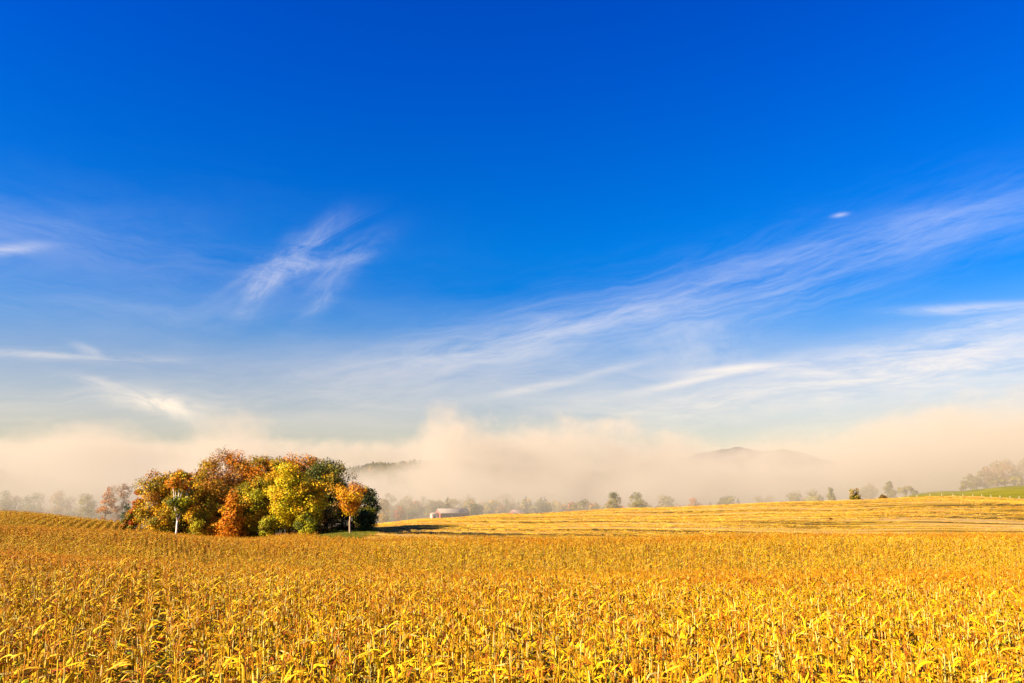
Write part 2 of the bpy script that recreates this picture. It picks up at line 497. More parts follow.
# ------------------------------------------------------------------ scatter of stuff (uncountable plants)
def scatter(name, pts, rots, scl, pid, protos, kind='stuff'):
    """one object whose points each carry one of the prototype plants"""
    pc = bpy.data.collections.new(name + '_kinds')
    for p in protos:
        pc.objects.link(p)
    me = bpy.data.meshes.new(name)
    me.vertices.add(len(pts)); me.vertices.foreach_set('co', np.asarray(pts, np.float32).ravel())
    a = me.attributes.new('rot', 'FLOAT_VECTOR', 'POINT'); a.data.foreach_set('vector', np.asarray(rots, np.float32).ravel())
    a = me.attributes.new('scl', 'FLOAT', 'POINT'); a.data.foreach_set('value', np.asarray(scl, np.float32))
    a = me.attributes.new('pid', 'INT', 'POINT'); a.data.foreach_set('value', np.asarray(pid, np.int32))
    o = bpy.data.objects.new(name, me)
    COL.objects.link(o)
    g = bpy.data.node_groups.new(name + '_scatter', 'GeometryNodeTree')
    g.interface.new_socket('Geometry', in_out='INPUT', socket_type='NodeSocketGeometry')
    g.interface.new_socket('Geometry', in_out='OUTPUT', socket_type='NodeSocketGeometry')
    gi = g.nodes.new('NodeGroupInput'); go = g.nodes.new('NodeGroupOutput')
    ci = g.nodes.new('GeometryNodeCollectionInfo')
    ci.inputs['Collection'].default_value = pc
    ci.inputs['Separate Children'].default_value = True
    ci.inputs['Reset Children'].default_value = True
    ip = g.nodes.new('GeometryNodeInstanceOnPoints')
    ip.inputs['Pick Instance'].default_value = True
    def attr(nm, dt):
        n = g.nodes.new('GeometryNodeInputNamedAttribute'); n.data_type = dt
        n.inputs['Name'].default_value = nm
        return n.outputs['Attribute']
    g.links.new(gi.outputs[0], ip.inputs['Points'])
    g.links.new(ci.outputs[0], ip.inputs['Instance'])
    g.links.new(attr('pid', 'INT'), ip.inputs['Instance Index'])
    g.links.new(attr('rot', 'FLOAT_VECTOR'), ip.inputs['Rotation'])
    g.links.new(attr('scl', 'FLOAT'), ip.inputs['Scale'])
    g.links.new(ip.outputs[0], go.inputs[0])
    md = o.modifiers.new('scatter', 'NODES'); md.node_group = g
    o['kind'] = kind
    return o

# ------------------------------------------------------------------ corn
CORN_COLS = {'gold': (0.4906, 0.2716, 0.00317), 'deep': (0.3986, 0.1641, 0.002536), 'straw': (0.4569, 0.3487, 0.08248), 'rust': (0.2653, 0.06974, 0.003804),
             'green': (0.1622, 0.1883, 0.00634), 'amber': (0.5212, 0.3451, 0.00317), 'tassel': (0.4469, 0.2028, 0.002688)}
def corn_col(rng, kinds, weights):
    k = rng.choices(kinds, weights)[0]
    v = rng.uniform(0.8, 1.15)
    return np.clip(np.array(CORN_COLS[k]) * v * np.array([1, rng.uniform(0.93, 1.07), 1]), 0, 0.95)

def corn_leaf(rng, h, az, lean, L, W, segs=7, limp=1.0, c=None):
    """one dry blade: arches out from the stalk, folds over and hangs, with a V fold and a twist"""
    g = Geo()
    c = c if c is not None else corn_col(rng, ['gold', 'amber', 'deep', 'straw', 'rust', 'green'], [38, 36, 13, 4, 5, 4])
    a0 = R(rng.uniform(8, 26)); a1 = R(rng.uniform(105, 176)) * limp
    brk = rng.uniform(0.2, 0.5); sharp = rng.uniform(5, 14)
    tw0 = rng.uniform(-0.3, 0.3); tw1 = rng.uniform(-2.2, 2.2)
    side = rng.uniform(-0.5, 0.5)
    p = np.array([lean[0] * h, lean[1] * h, h]); rows = []; cols = []
    out = np.array([math.cos(az), math.sin(az), 0]); lat0 = np.array([-math.sin(az), math.cos(az), 0])
    for i in range(segs + 1):
        t = i / segs
        f = 1 / (1 + math.exp(-sharp * (t - brk)))
        ang = a0 + (a1 - a0) * f + 0.15 * math.sin(9 * t + h * 7)
        o2 = out * math.cos(side * t) + lat0 * math.sin(side * t)
        d = o2 * math.sin(ang) + np.array([0, 0, math.cos(ang)])
        n = np.cross(d, lat0); n /= np.linalg.norm(n) + 1e-9
        tw = tw0 + tw1 * t * t
        lat = lat0 * math.cos(tw) + n * math.sin(tw); nn = np.cross(lat, d)
        w = W * 0.5 * (0.55 + 0.45 * min(1, t / 0.2)) * (1 - max(0, (t - 0.35) / 0.65) ** 1.8) + 0.002
        fold = w * rng.uniform(0.3, 0.6)
        rip = w * 0.25 * math.sin(14 * t + az * 3)
        rows += [p + lat * w + nn * (fold + rip), p, p - lat * w + nn * (fold - rip)]
        cc = c * (1 - 0.12 * t)
        cols += [cc, np.clip(c * 1.12, 0, 0.95), cc]
        p = p + d * (L / segs)
    q = []
    for i in range(segs):
        b = i * 3
        q += [(b, b + 1, b + 4, b + 3), (b + 1, b + 2, b + 5, b + 4)]
    g.add(rows, q, None, np.array(cols))
    return g

def corn_parts(seed, leafy=1.0, seg=7, greenish=0.0, ripe=0.0):
    """the pieces of one dry corn plant: stalk, leaves, ear and tassel"""
    rng = random.Random(seed)
    H = rng.uniform(1.75, 2.05)
    lean = (rng.uniform(-0.05, 0.05), rng.uniform(-0.05, 0.05))
    st = Geo()
    zs = np.linspace(0, H, 6)
    pts = np.stack([lean[0] * zs, lean[1] * zs, zs], -1); pts[1:-1, :2] += np.array([[rng.uniform(-.012, .012), rng.uniform(-.012, .012)] for _ in range(4)])
    st.tube(pts, np.linspace(0.023, 0.013, 6), 5, corn_col(rng, ['straw', 'gold', 'deep'], [4, 4, 2]))
    n = int(round(rng.randint(8, 10) * leafy))
    az = rng.uniform(0, 6.28); leaves = []
    for i in range(n):
        h = H * (0.10 + 0.86 * (i + rng.uniform(-.3, .3)) / n)
        h = min(max(h, 0.12), H * 0.99)
        az += math.pi + rng.uniform(-0.8, 0.8)
        k = 1 - abs(h / H - 0.55) * 0.75
        top = h / H > 0.8
        c = corn_col(rng, ['green'], [1]) if rng.random() < greenish and h / H < 0.7 else None
        if rng.random() < ripe: c = corn_col(rng, ['deep', 'tassel', 'rust'], [5, 5, 1])
        leaves.append(corn_leaf(rng, h, az, lean, rng.uniform(0.62, 0.92) * k, rng.uniform(0.058, 0.094) * (0.8 if top else 1), seg,
                                rng.uniform(0.55, 0.85) if top else rng.uniform(0.8, 1.05), c))
    ear = Geo()
    eh = H * rng.uniform(0.42, 0.52); ea = rng.uniform(0, 6.28); tilt = rng.uniform(0.5, 2.3)
    d = np.array([math.cos(ea) * math.sin(tilt), math.sin(ea) * math.sin(tilt), math.cos(tilt)])
    e0 = np.array([lean[0] * eh, lean[1] * eh, eh]) + 0.02 * d
    el = rng.uniform(0.2, 0.27)
    ts = np.array([0, .15, .45, .75, 1.0])
    ear.tube(e0 + d * ts[:, None] * el, np.array([.012, .028, .032, .022, .008]), 6, corn_col(rng, ['straw', 'gold'], [3, 2]))
    tas = Geo()
    base = np.array([lean[0] * H, lean[1] * H, H]); tc = corn_col(rng, ['rust', 'tassel', 'deep'], [1, 7, 2])
    tas.tube(np.array([base, base + [0.01, 0, .14], base + [rng.uniform(-.04, .04), rng.uniform(-.04, .04), .32]]), [0.008, 0.007, 0.004], 3, tc)
    for i in range(rng.randint(3, 6)):
        a = rng.uniform(0, 6.28); sp = rng.uniform(.03, .12); b = base + np.array([0, 0, rng.uniform(.02, .14)])
        tas.tube(np.array([b, b + [math.cos(a) * sp * .55, math.sin(a) * sp * .55, .12], b + [math.cos(a) * sp * 1.3, math.sin(a) * sp * 1.3, rng.uniform(.06, .2)]]), [0.005, 0.006, 0.003], 3, tc * rng.uniform(.85, 1.15))
    return st, leaves, ear, tas

# rows of the field
ROWD = np.array([-0.40, 0.9165]); ROWP = np.array([0.9165, 0.40])
rs = np.random.RandomState(4)
def corn_positions():
    out = []
    nrow0, nrow1 = int(-380 / 0.76), int(330 / 0.76)
    for r in range(nrow0, nrow1):
        t = r * 0.76
        s = np.arange(0, 420, 0.215)
        s = s + rs.uniform(-0.07, 0.07, len(s))
        tt = t + rs.normal(0, 0.05, len(s))
        x = ROWD[0] * s + ROWP[0] * tt; y = ROWD[1] * s + ROWP[1] * tt
        u = 512 + 811 * x / np.maximum(y, 1)
        ok = (y > 11.6) & (y < corn_end(u)) & (u > -60 - 2600 / np.maximum(y, 8)) & (u < 1075 + 700 / np.maximum(y, 8))
        thin = np.where((y > 204) & (u < 150), 1.0, 1.0) * np.where((y > 204) & (u < 150), 1.0, np.where(y < 60, 0.86, np.where(y < 110, 0.68, 0.5)))
        ok &= rs.uniform(0, 1, len(s)) < thin * np.clip(0.86 + 0.3 * np.sin(x * 0.9 + 1.3 * np.sin(y * .7)) * np.sin(y * 0.8 + np.sin(x * .5) * 2), 0.45, 1)
        # on the far left slope the rows stand wider apart
        if r % 3:
            ok &= ~((y > 206) & (u < 146))
        # unseen gap added along the dip, so the far corn's edge shows dark bases
        ok &= np.abs(y - 105 - 5 * np.sin(x * 0.045)) > 4.5 * np.clip((u + 100) / 300, 0, 1)
        if ok.any():
            out.append(np.stack([x[ok], y[ok]], -1))
    return np.vstack(out)
P = corn_positions()
UU = 512 + 811 * P[:, 0] / P[:, 1]
in_view = (UU > -6) & (UU < 1030)
PZ = ground_z(P[:, 0], P[:, 1])
# rows of the picture that the plant tops reach: the nearest 300 that stand clearly in the frame
vis = in_view & (np.degrees(np.arctan2(-(PZ + 1.9), P[:, 1])) < 11.9)
order = np.argsort(np.where(vis, P[:, 1], 1e9))[:300]
near_mask = np.zeros(len(P), bool); near_mask[order] = True
print('corn plants', len(P), 'nearest reach', P[order, 1].min(), P[order, 1].max())

# the nearest plants, one by one
CORN_LABEL = 'dry golden corn plant with bent drooping blades at the near edge of the cornfield'
near_protos = []
def build_near_corn(seed):
    st, leaves, ear, tas = corn_parts(seed, 1.0, 8, 0.12)
    root = empty('corn_plant')
    tag(root, CORN_LABEL, 'corn plant', 'corn plants along the near edge of the field')
    st.build('stalk', M_CORN, root, True)
    for lf in leaves:
        lf.build('leaf', M_CORN, root, True)
    ear.build('ear', M_CORN, root, True)
    tas.build('tassel', M_CORN, root, True)
    return root
for k in range(7):
    near_protos.append(build_near_corn(100 + k))
def copy_thing(root):
    r = root.copy(); COL.objects.link(r)
    for ch in list(root.children):
        c = ch.copy(); COL.objects.link(c); c.parent = r
    return r
rn = random.Random(8)
used = set()
for i, pi in enumerate(order):
    k = i if i < len(near_protos) else rn.randrange(len(near_protos))
    o = near_protos[k] if i < len(near_protos) else copy_thing(near_protos[k])
    o.location = (P[pi, 0], P[pi, 1], PZ[pi] - 0.02)
    o.rotation_euler = (rn.gauss(0, 0.05), rn.gauss(0, 0.05), rn.uniform(0, 6.28))
    s = rn.uniform(0.9, 1.12)
    o.scale = (s, s, s)

# the rest of the field
rest = ~near_mask
PR = P[rest]; ZR = PZ[rest]; nR = len(PR)
field_protos = []
for k in range(14):
    st, leaves, ear, tas = corn_parts(300 + k, 1.0, 5, 0.05 if k < 9 else 0.0, 0.0 if k < 9 else 0.75)
    g = Geo(); g.merge(st)
    for lf in leaves: g.merge(lf)
    g.merge(ear); g.merge(tas)
    field_protos.append(g.build('corn_kind', M_CORN, None, True, link=False))
# the plants ripened to a deeper orange along the dry crests of the swells
uR = 512 + 811 * PR[:, 0] / PR[:, 1]; yR = PR[:, 1] + 3 * np.sin(PR[:, 0] * .07) + rs.normal(0, 1.6, nR)
def band(v, a, b, f): return np.clip((v - a) / f, 0, 1) * np.clip((b - v) / f, 0, 1)
ripeness = np.maximum.reduce([0.85 * band(yR, 52, 66, 4) * np.clip((uR - 420) / 200, 0.25, 1), 0.75 * band(yR, 150, 176, 6),
                              0.5 * band(yR, 128, 215, 14) * np.clip((420 - uR) / 160, 0, 1), 0.5 * band(yR, 60, 84, 6) * np.clip((360 - uR) / 200, 0, 1),
                              0.03 + 0 * yR])
ripe_pick = rs.uniform(0, 1, nR) < ripeness
pidR = np.where(ripe_pick, rs.randint(9, 14, nR), rs.randint(0, 9, nR))
scatter('cornfield', np.column_stack([PR, ZR - 0.02]),
        np.column_stack([rs.normal(0, 0.05, nR), rs.normal(0, 0.05, nR), rs.uniform(0, 6.28, nR)]),
        rs.uniform(0.88, 1.14, nR) * np.where(PR[:, 1] > 60, 1.06, 1.0), pidR, field_protos)

# ------------------------------------------------------------------ stubble and straw on the harvested field
def stubble_proto(seed, kind):
    rng = random.Random(seed); g = Geo()
    if kind == 'stalks':
        for i in range(9):
            x = (i - 4) * 0.19 + rng.uniform(-.05, .05); y = rng.uniform(-.04, .04); h = rng.uniform(.16, .36)
            g.tube(np.array([[x, y, 0], [x + rng.uniform(-.04, .04), y + rng.uniform(-.04, .04), h]]), [.016, .013], 3, corn_col(rng, ['straw', 'gold', 'amber'], [3, 5, 4]))
    n = 9 if kind == 'stalks' else 26
    for i in range(n):
        x, y = rng.uniform(-.9, .9), rng.uniform(-.35, .35); a = rng.uniform(0, 6.28); L = rng.uniform(.2, .5); w = rng.uniform(.02, .045)
        z0, z1 = rng.uniform(.01, .10), rng.uniform(.02, .22)
        d = np.array([math.cos(a), math.sin(a)]) * L / 2; p = np.array([-math.sin(a), math.cos(a)]) * w
        c = corn_col(rng, ['gold', 'amber', 'straw', 'deep'], [5, 5, 3 if kind == 'stalks' else 6, 2])
        g.add([[x - d[0] - p[0], y - d[1] - p[1], z0], [x - d[0] + p[0], y - d[1] + p[1], z0 + .01], [x + d[0] + p[0], y + d[1] + p[1], z1 + .01], [x + d[0] - p[0], y + d[1] - p[1], z1]], [(0, 1, 2, 3)], None, c)
    g.c = [np.clip(c * np.array([1.38, 1.22, 1.3]), 0, .9) for c in g.c]
    return g.build('stubble_kind', M_CORN, None, False, link=False)
def stubble_positions():
    d = np.array([0.922, -0.387]); p = np.array([0.387, 0.922])
    out = []
    for r in range(60, 620):
        t = r * 0.76
        s = np.sort(rs.uniform(-420, 420, 560))
        tt = t + 6 * np.sin(s * 0.012) + rs.normal(0, .04, len(s))
        x = d[0] * s + p[0] * tt; y = d[1] * s + p[1] * tt
        ok = (y > 150) & (y < 470)
        x, y, s2 = x[ok], y[ok], s[ok]
        if len(x) == 0: continue
        u = 512 + 811 * x / y
        ok = stub_keep(x, y) & (u < 1100)
        # the combine leaves swaths: some rows carry thick straw, some are bare
        sw = math.sin(t * 0.55) + 0.7 * math.sin(t * 0.213 + 1.1)
        dens = np.clip(0.50 + 0.6 * sw, 0.0, 1.0) * np.where(y > 300, 0.75, 1.0)
        pt = 0.62 + 0.5 * np.sin(x * .031 + 2 * np.sin(y * .02)) * np.sin(y * .043 + np.sin(x * .017) * 2)
        ok &= rs.uniform(0, 1, len(x)) < dens * np.clip(pt, .1, 1)
        if ok.any():
            k = np.full(ok.sum(), 0 if sw < 0.7 else 1)
            out.append(np.column_stack([x[ok], y[ok], k]))
    return np.vstack(out)
S = stubble_positions(); nS = len(S)
print('stubble', nS)
st_protos = [stubble_proto(500 + k, 'stalks') for k in range(3)] + [stubble_proto(510 + k, 'straw') for k in range(3)]
scatter('corn_stubble', np.column_stack([S[:, :2], ground_z(S[:, 0], S[:, 1]) + 0.06]),
        np.column_stack([np.zeros(nS), np.zeros(nS), -0.397 + rs.normal(0, .05, nS)]),
        rs.uniform(.9, 1.5, nS), (S[:, 2] * 3 + rs.randint(0, 3, nS)).astype(int), st_protos)

# ------------------------------------------------------------------ trees
FOL = {'orange': (0.6028, 0.1993, 0.007419), 'gold': (0.6028, 0.3135, 0.007419), 'yellow': (0.6269, 0.4341, 0.007419), 'lime': (0.3496, 0.3078, 0.008347), 'olive': (0.2291, 0.1753, 0.01112),
       'green': (0.0909, 0.103, 0.01206), 'dark': (0.03617, 0.04822, 0.01206), 'red': (0.4822, 0.0909, 0.01484), 'rust': (0.3617, 0.1391, 0.01112), 'brown': (0.2291, 0.115, 0.02411),
       'mauve': (0.3135, 0.1688, 0.0909), 'tan': (0.3254, 0.2291, 0.08439)}
def mixcol(rng, pal):
    k = rng.choices(list(pal.keys()), list(pal.values()))[0]
    return np.array(FOL[k])

def crown_geo(seed, W, H0, H1, pal, nleaf, size, shape='round', clumps=34, gaps=0.0, toppal=None, thin=1.0, depth=None):
    """leaves gathered in clumps through the crown's volume; returns Geo and the clump centres"""
    rng = random.Random(seed); nr = np.random.RandomState(seed)
    cz = (H0 + H1) / 2; hz = (H1 - H0) / 2
    depth = depth or W
    cents = []; tries = 0
    while len(cents) < clumps and tries < 4000:
        tries += 1
        a = rng.uniform(0, 6.28); k = rng.uniform(-1, 1)
        rr = rng.uniform(0.25, 1.0) ** 0.6
        if shape == 'round': prof = math.sqrt(max(0, 1 - k * k)) ** 0.8
        elif shape == 'cone': prof = 0.12 + 0.88 * (1 - (k + 1) / 2) ** 0.9
        elif shape == 'column': prof = (1 - abs(k) ** 3.0)
        elif shape == 'vase': prof = math.sqrt(max(0, 1 - k * k)) * (0.75 + 0.35 * k)
        else: prof = math.sqrt(max(0, 1 - k * k))
        r = rr * prof * 0.82
        c = np.array([math.cos(a) * r * W / 2, math.sin(a) * r * depth / 2, cz + k * hz * 0.92])
        if all(np.linalg.norm((c - d) / np.array([W, depth, hz * 2]) ) > 0.5 / clumps ** 0.45 for d, _, _ in cents):
            cr = rng.uniform(0.14, 0.25) * min(W, hz * 2) * (0.75 if shape == 'cone' and k > 0.3 else 1)
            p = toppal if toppal and (c[2] - H0) / (H1 - H0) > 0.62 + rng.uniform(-.12, .12) else pal
            cents.append((c, cr, mixcol(rng, p)))
    wsum = np.array([cr ** 2 for _, cr, _ in cents]); wsum /= wsum.sum()
    V = []; C = []
    mid = np.array([0, 0, cz - hz * 0.2])
    for (c, cr, col), ww in zip(cents, wsum):
        n = int(nleaf * ww * thin)
        if n < 2: continue
        d = nr.normal(size=(n, 3)); d /= np.linalg.norm(d, axis=1, keepdims=True)
        d[:, 2] *= 0.8
        rad = cr * nr.uniform(0.25, 1.15, (n, 1)) ** 0.6
        p = c + d * rad + nr.normal(0, cr * 0.10, (n, 3))
        outw = p - mid; outw /= np.linalg.norm(outw, axis=1, keepdims=True) + 1e-6
        nrm = outw * 0.5 + d * 0.5 + nr.normal(0, 0.55, (n, 3)); nrm /= np.linalg.norm(nrm, axis=1, keepdims=True)
        t1 = np.cross(nrm, nr.normal(size=(n, 3))); t1 /= np.linalg.norm(t1, axis=1, keepdims=True) + 1e-6
        t2 = np.cross(nrm, t1)
        s = size * nr.uniform(0.55, 1.35, (n, 1))
        quad = np.stack([p - t1 * s, p - t2 * s * 0.55 + nrm * s * .15, p + t1 * s, p + t2 * s * 0.55 + nrm * s * .15], 1)
        V.append(quad.reshape(-1, 3))
        lc = np.where(nr.uniform(0, 1, (n, 1)) < 0.22, mixcol(rng, pal) * 0.5 + mixcol(rng, pal) * 0.5, col) * nr.uniform(0.6, 1.35, (n, 1)) * (1 + nr.normal(0, 0.10, (n, 3)))
        C.append(np.repeat(np.clip(lc, 0.004, 0.85), 4, axis=0))
    V = np.vstack(V); C = np.vstack(C)
    g = Geo(); g.add(V, np.arange(len(V)).reshape(-1, 4), None, C)
    return g, [c for c, _, _ in cents]

def trunk_geo(seed, H0, H1, rad, cents, col, forks=1, twigs=14, lean=(0, 0)):
    rng = random.Random(seed + 7); g = Geo(); col = np.array(col)
    top = H0 + (H1 - H0) * 0.72
    fork_h = max(H0 * rng.uniform(0.75, 1.0), (H1 * 0.12))
    bends = [(rng.uniform(-.12, .12) * rad * 4, rng.uniform(-.12, .12) * rad * 4) for _ in range(8)]
    zs = np.linspace(-0.3, fork_h if forks > 1 else top, 7)
    pts = np.array([[lean[0] * z + bends[i][0] * (i > 0), lean[1] * z + bends[i][1] * (i > 0), z] for i, z in enumerate(zs)])
    rr = np.linspace(rad, rad * (0.8 if forks > 1 else 0.3), 7); rr[0] *= 1.35
    g.tube(pts, rr, 8, col)
    leaders = []
    if forks > 1:
        for k in range(forks):
            a = 6.28 * k / forks + rng.uniform(-.4, .4); sp = (top - fork_h) * rng.uniform(.16, .3)
            p0 = pts[-1]; e = p0 + [math.cos(a) * sp, math.sin(a) * sp * .7, top - fork_h]
            m = p0 * .55 + e * .45 + [math.cos(a) * sp * .15, 0, 0]
            L = np.array([p0, m, e]); g.tube(L, [rad * .62, rad * .42, rad * .16], 6, col); leaders.append(L)
    else:
        leaders.append(pts[2:])
    for c in rng.sample(cents, min(twigs, len(cents))):
        L = rng.choice(leaders); t = rng.uniform(0.15, 0.85) * (len(L) - 1); i = min(int(t), len(L) - 2)
        b = L[i] + (L[i + 1] - L[i]) * (t - i)
        if c[2] < b[2] - 1.0: b = np.array([b[0], b[1], max(min(b[2], c[2] - .2), fork_h * .8)])
        m = b * .5 + c * .5 + np.array([0, 0, rng.uniform(-.3, .5)])
        g.tube(np.array([b, m, c]), [rad * .30, rad * .20, rad * .05], 5, col)
    return g

GREYBARK = (0.20, 0.155, 0.11); PALEBARK = (0.62, 0.52, 0.42); DARKBARK = (0.07, 0.05, 0.035)
def tree(name, label, u, y, vtop, wpx, pal, seed, base_px=None, shape='round', nleaf=5200, size=0.34, clumps=36, bark=GREYBARK, rad=None,
         forks=1, toppal=None, thin=1.0, group=None, mat=None, cat='tree', sink=0.0, twigs=14, hmul=1.0, lean=(0, 0)):
    """a tree whose trunk stands at azimuth column u, depth y; size from how tall and wide it looks there"""
    wpx = wpx * (1.12 if cat == 'tree' and name == 'tree' else 1.0); nleaf = int(nleaf * 1.7); size *= 0.78; clumps = int(clumps * 1.3)
    x = at_u(u, y); z0 = gz(x, y) - sink
    H = (z_of(vtop, y) - z0) * hmul
    W = wpx / 811.0 * y
    H0 = base_px / 825.0 * y if base_px is not None else H * 0.12
    root = empty(name, (x, y, z0), 0)
    tag(root, label, cat, group)
    g, cents = crown_geo(seed, W, H0, H, pal, nleaf, size, shape, clumps, 0, toppal, thin)
    g.build('crown', mat or M_FOL, root)
    trunk_geo(seed, H0, H, rad or max(0.12, H * 0.014), cents, bark, forks, twigs, lean).build('trunk', M_BARK, root, True)
    return root

G1 = 'trees of the grove at the edge of the cornfield'
# back row; the dark greens at its right also carry the grove's shade
tree('tree', 'dark green broad tree with an orange-red cap, behind the bright yellow tree', 287, 236, 456, 34, {'orange': 4, 'rust': 2, 'olive': 2}, 11, 12, 'round', toppal={'orange': 6, 'rust': 2}, group=G1, bark=DARKBARK)
tree('tree', 'tall tree with bright orange top rising out of dark green foliage', 306, 240, 454, 36, {'dark': 6, 'green': 3}, 12, 14, 'round', 6400, toppal={'orange': 5, 'gold': 3, 'rust': 1}, group=G1, bark=DARKBARK)
tree('tree', 'dark green tree with orange flecks in its crown, at the back right of the grove', 328, 238, 458, 36, {'dark': 7, 'green': 3, 'olive': 1}, 13, 12, 'round', 6400, toppal={'dark': 4, 'orange': 3, 'olive': 3}, group=G1, bark=DARKBARK)
tree('tree', 'tall dusky orange tree with thin pinkish top, highest left of the grove middle', 224, 232, 452, 44, {'orange': 4, 'rust': 5, 'brown': 3, 'olive': 2}, 14, 14, 'round', 6000, toppal={'mauve': 4, 'orange': 3, 'rust': 3}, thin=0.85, group=G1)
tree('tree', 'tall orange and gold tree in the middle of the grove top', 248, 234, 455, 36, {'gold': 4, 'orange': 5, 'olive': 3}, 15, 14, 'round', 6200, toppal={'orange': 6, 'gold': 4}, group=G1)
tree('tree', 'pale brown half bare tree between the orange and bright yellow trees', 267, 238, 457, 28, {'mauve': 5, 'tan': 3, 'olive': 3}, 16, 16, 'round', 3800, thin=0.7, group=G1)
tree('tree', 'olive tree with sparse twiggy top, second hump from the grove left end', 200, 228, 468, 34, {'olive': 5, 'gold': 4, 'rust': 2}, 17, 10, 'round', 5000, thin=0.9, group=G1)
tree('tree', 'slim tree with a small crimson top beside the white forked trunk', 187, 226, 473, 16, {'red': 4, 'rust': 3, 'olive': 2}, 18, 20, 'column', 2600, toppal={'red': 6, 'orange': 1}, group=G1)
tree('tree', 'grey and purple nearly bare tree at the back right of the grove', 344, 240, 471, 30, {'mauve': 6, 'brown': 3, 'dark': 2}, 19, 10, 'round', 3000, thin=0.55, group=G1, bark=GREYBARK, twigs=26)
tree('tree', 'deep green shaded tree just behind the orange maple', 366, 226, 488, 25, {'dark': 4, 'green': 4, 'olive': 2}, 20, 4, 'round', 5200, group=G1, bark=DARKBARK)
tree('tree', 'golden brown tree filling the dip left of the tall dusky orange tree', 209, 236, 460, 30, {'gold': 4, 'rust': 4, 'olive': 3}, 111, 8, 'round', 5200, group=G1)
tree('tree', 'rust and gold tree between the two tall orange ones', 237, 238, 455, 30, {'rust': 5, 'gold': 4, 'olive': 3}, 112, 8, 'round', 5600, group=G1)
tree('tree', 'olive gold tree right of the tall orange and gold tree', 261, 233, 457, 30, {'gold': 5, 'olive': 5, 'orange': 2}, 113, 6, 'round', 6000, group=G1)
tree('tree', 'dark gold tree directly behind the bright yellow tree', 276, 230, 459, 30, {'gold': 4, 'olive': 5, 'lime': 2}, 114, 6, 'round', 6000, group=G1)
tree('tree', 'dark green tree filling behind the rounded golden yellow tree', 316, 228, 466, 34, {'dark': 6, 'green': 3, 'olive': 2}, 115, 3, 'round', 6500, group=G1, bark=DARKBARK)
tree('tree', 'gold and olive tree behind the white forked trunk top', 170, 226, 472, 32, {'gold': 4, 'olive': 5, 'rust': 2}, 116, 4, 'round', 5600, group=G1)
tree('tree', 'warm gold tree low between the white forked trunk and orange cone', 196, 216, 484, 28, {'gold': 6, 'olive': 4, 'orange': 1}, 117, 1, 'column', 5200, group=G1)
tree('tree', 'olive gold tree in the low front middle beside the orange cone', 245, 217, 480, 26, {'gold': 4, 'olive': 5, 'lime': 1}, 118, 1, 'column', 5200, group=G1)
# middle row
tree('tree', 'olive and yellow rounded tree at the left end of the grove', 155, 222, 473, 34, {'olive': 5, 'gold': 7, 'rust': 2}, 21, 3, 'round', 6000, group=G1)
tree('tree', 'small scarlet tree on the outer left edge of the grove', 138, 224, 489, 13, {'red': 4, 'orange': 5}, 22, 8, 'round', 1800, clumps=14, group=G1)
tree('tree', 'rusty gold leafy tree filling in below the tall dusky orange tree', 212, 219, 482, 36, {'gold': 4, 'rust': 4, 'olive': 4, 'lime': 1}, 23, 2, 'round', 5600, group=G1)
tree('tree', 'bright orange cone shaped tree low in the grove front', 233, 208.5, 489, 28, {'orange': 8, 'gold': 2, 'rust': 1}, 24, 1, 'cone', 4600, group=G1)
tree('tree', 'olive and lime tree between the orange cone and the bright yellow tree', 257, 215, 478, 28, {'lime': 4, 'olive': 5, 'gold': 2}, 25, 1, 'column', 5200, group=G1)
tree('tree', 'tall bright yellow tree with a thin white trunk in the grove front', 287, 211, 464, 36, {'yellow': 8, 'lime': 3, 'gold': 2}, 26, 13, 'column', 7200, bark=PALEBARK, group=G1, clumps=46, thin=0.95)
tree('tree', 'rounded golden yellow tree right of the tall bright yellow one', 309, 211, 481, 30, {'yellow': 6, 'gold': 4, 'lime': 2}, 27, 14, 'round', 5200, group=G1)
tree('tree', 'dark olive tree with some yellow leaves, in shade left of the orange maple', 333, 226, 474, 26, {'dark': 5, 'olive': 4, 'brown': 2}, 28, 8, 'round', 4600, toppal={'olive': 4, 'gold': 3, 'brown': 2}, group=G1, bark=DARKBARK)  # the dark share of its leaves is shade put into the palette
tree('white_barked_tree', 'tree with a white forked trunk and orange topped crown before the grove', 179, 208, 471, 28, {'olive': 4, 'lime': 3, 'green': 2}, 29, 26, 'round', 3400, bark=(0.72, 0.62, 0.52), forks=3, rad=0.27, toppal={'orange': 5, 'gold': 5}, group=G1, clumps=22)
tree('maple_tree', 'small orange maple standing apart on the grass at the right of the grove', 351, 203, 484, 40, {'orange': 7, 'gold': 4, 'rust': 1}, 30, 20, 'vase', 3000, 0.30, 24, bark=(0.28, 0.19, 0.11), forks=3, rad=0.27, group=G1, thin=0.85)
tree('tree', 'olive gold leafy tree right behind the white forked trunk', 181, 217, 486, 28, {'olive': 5, 'gold': 4, 'lime': 1, 'dark': 1}, 31, 1, 'column', 5000, group=G1, bark=DARKBARK)
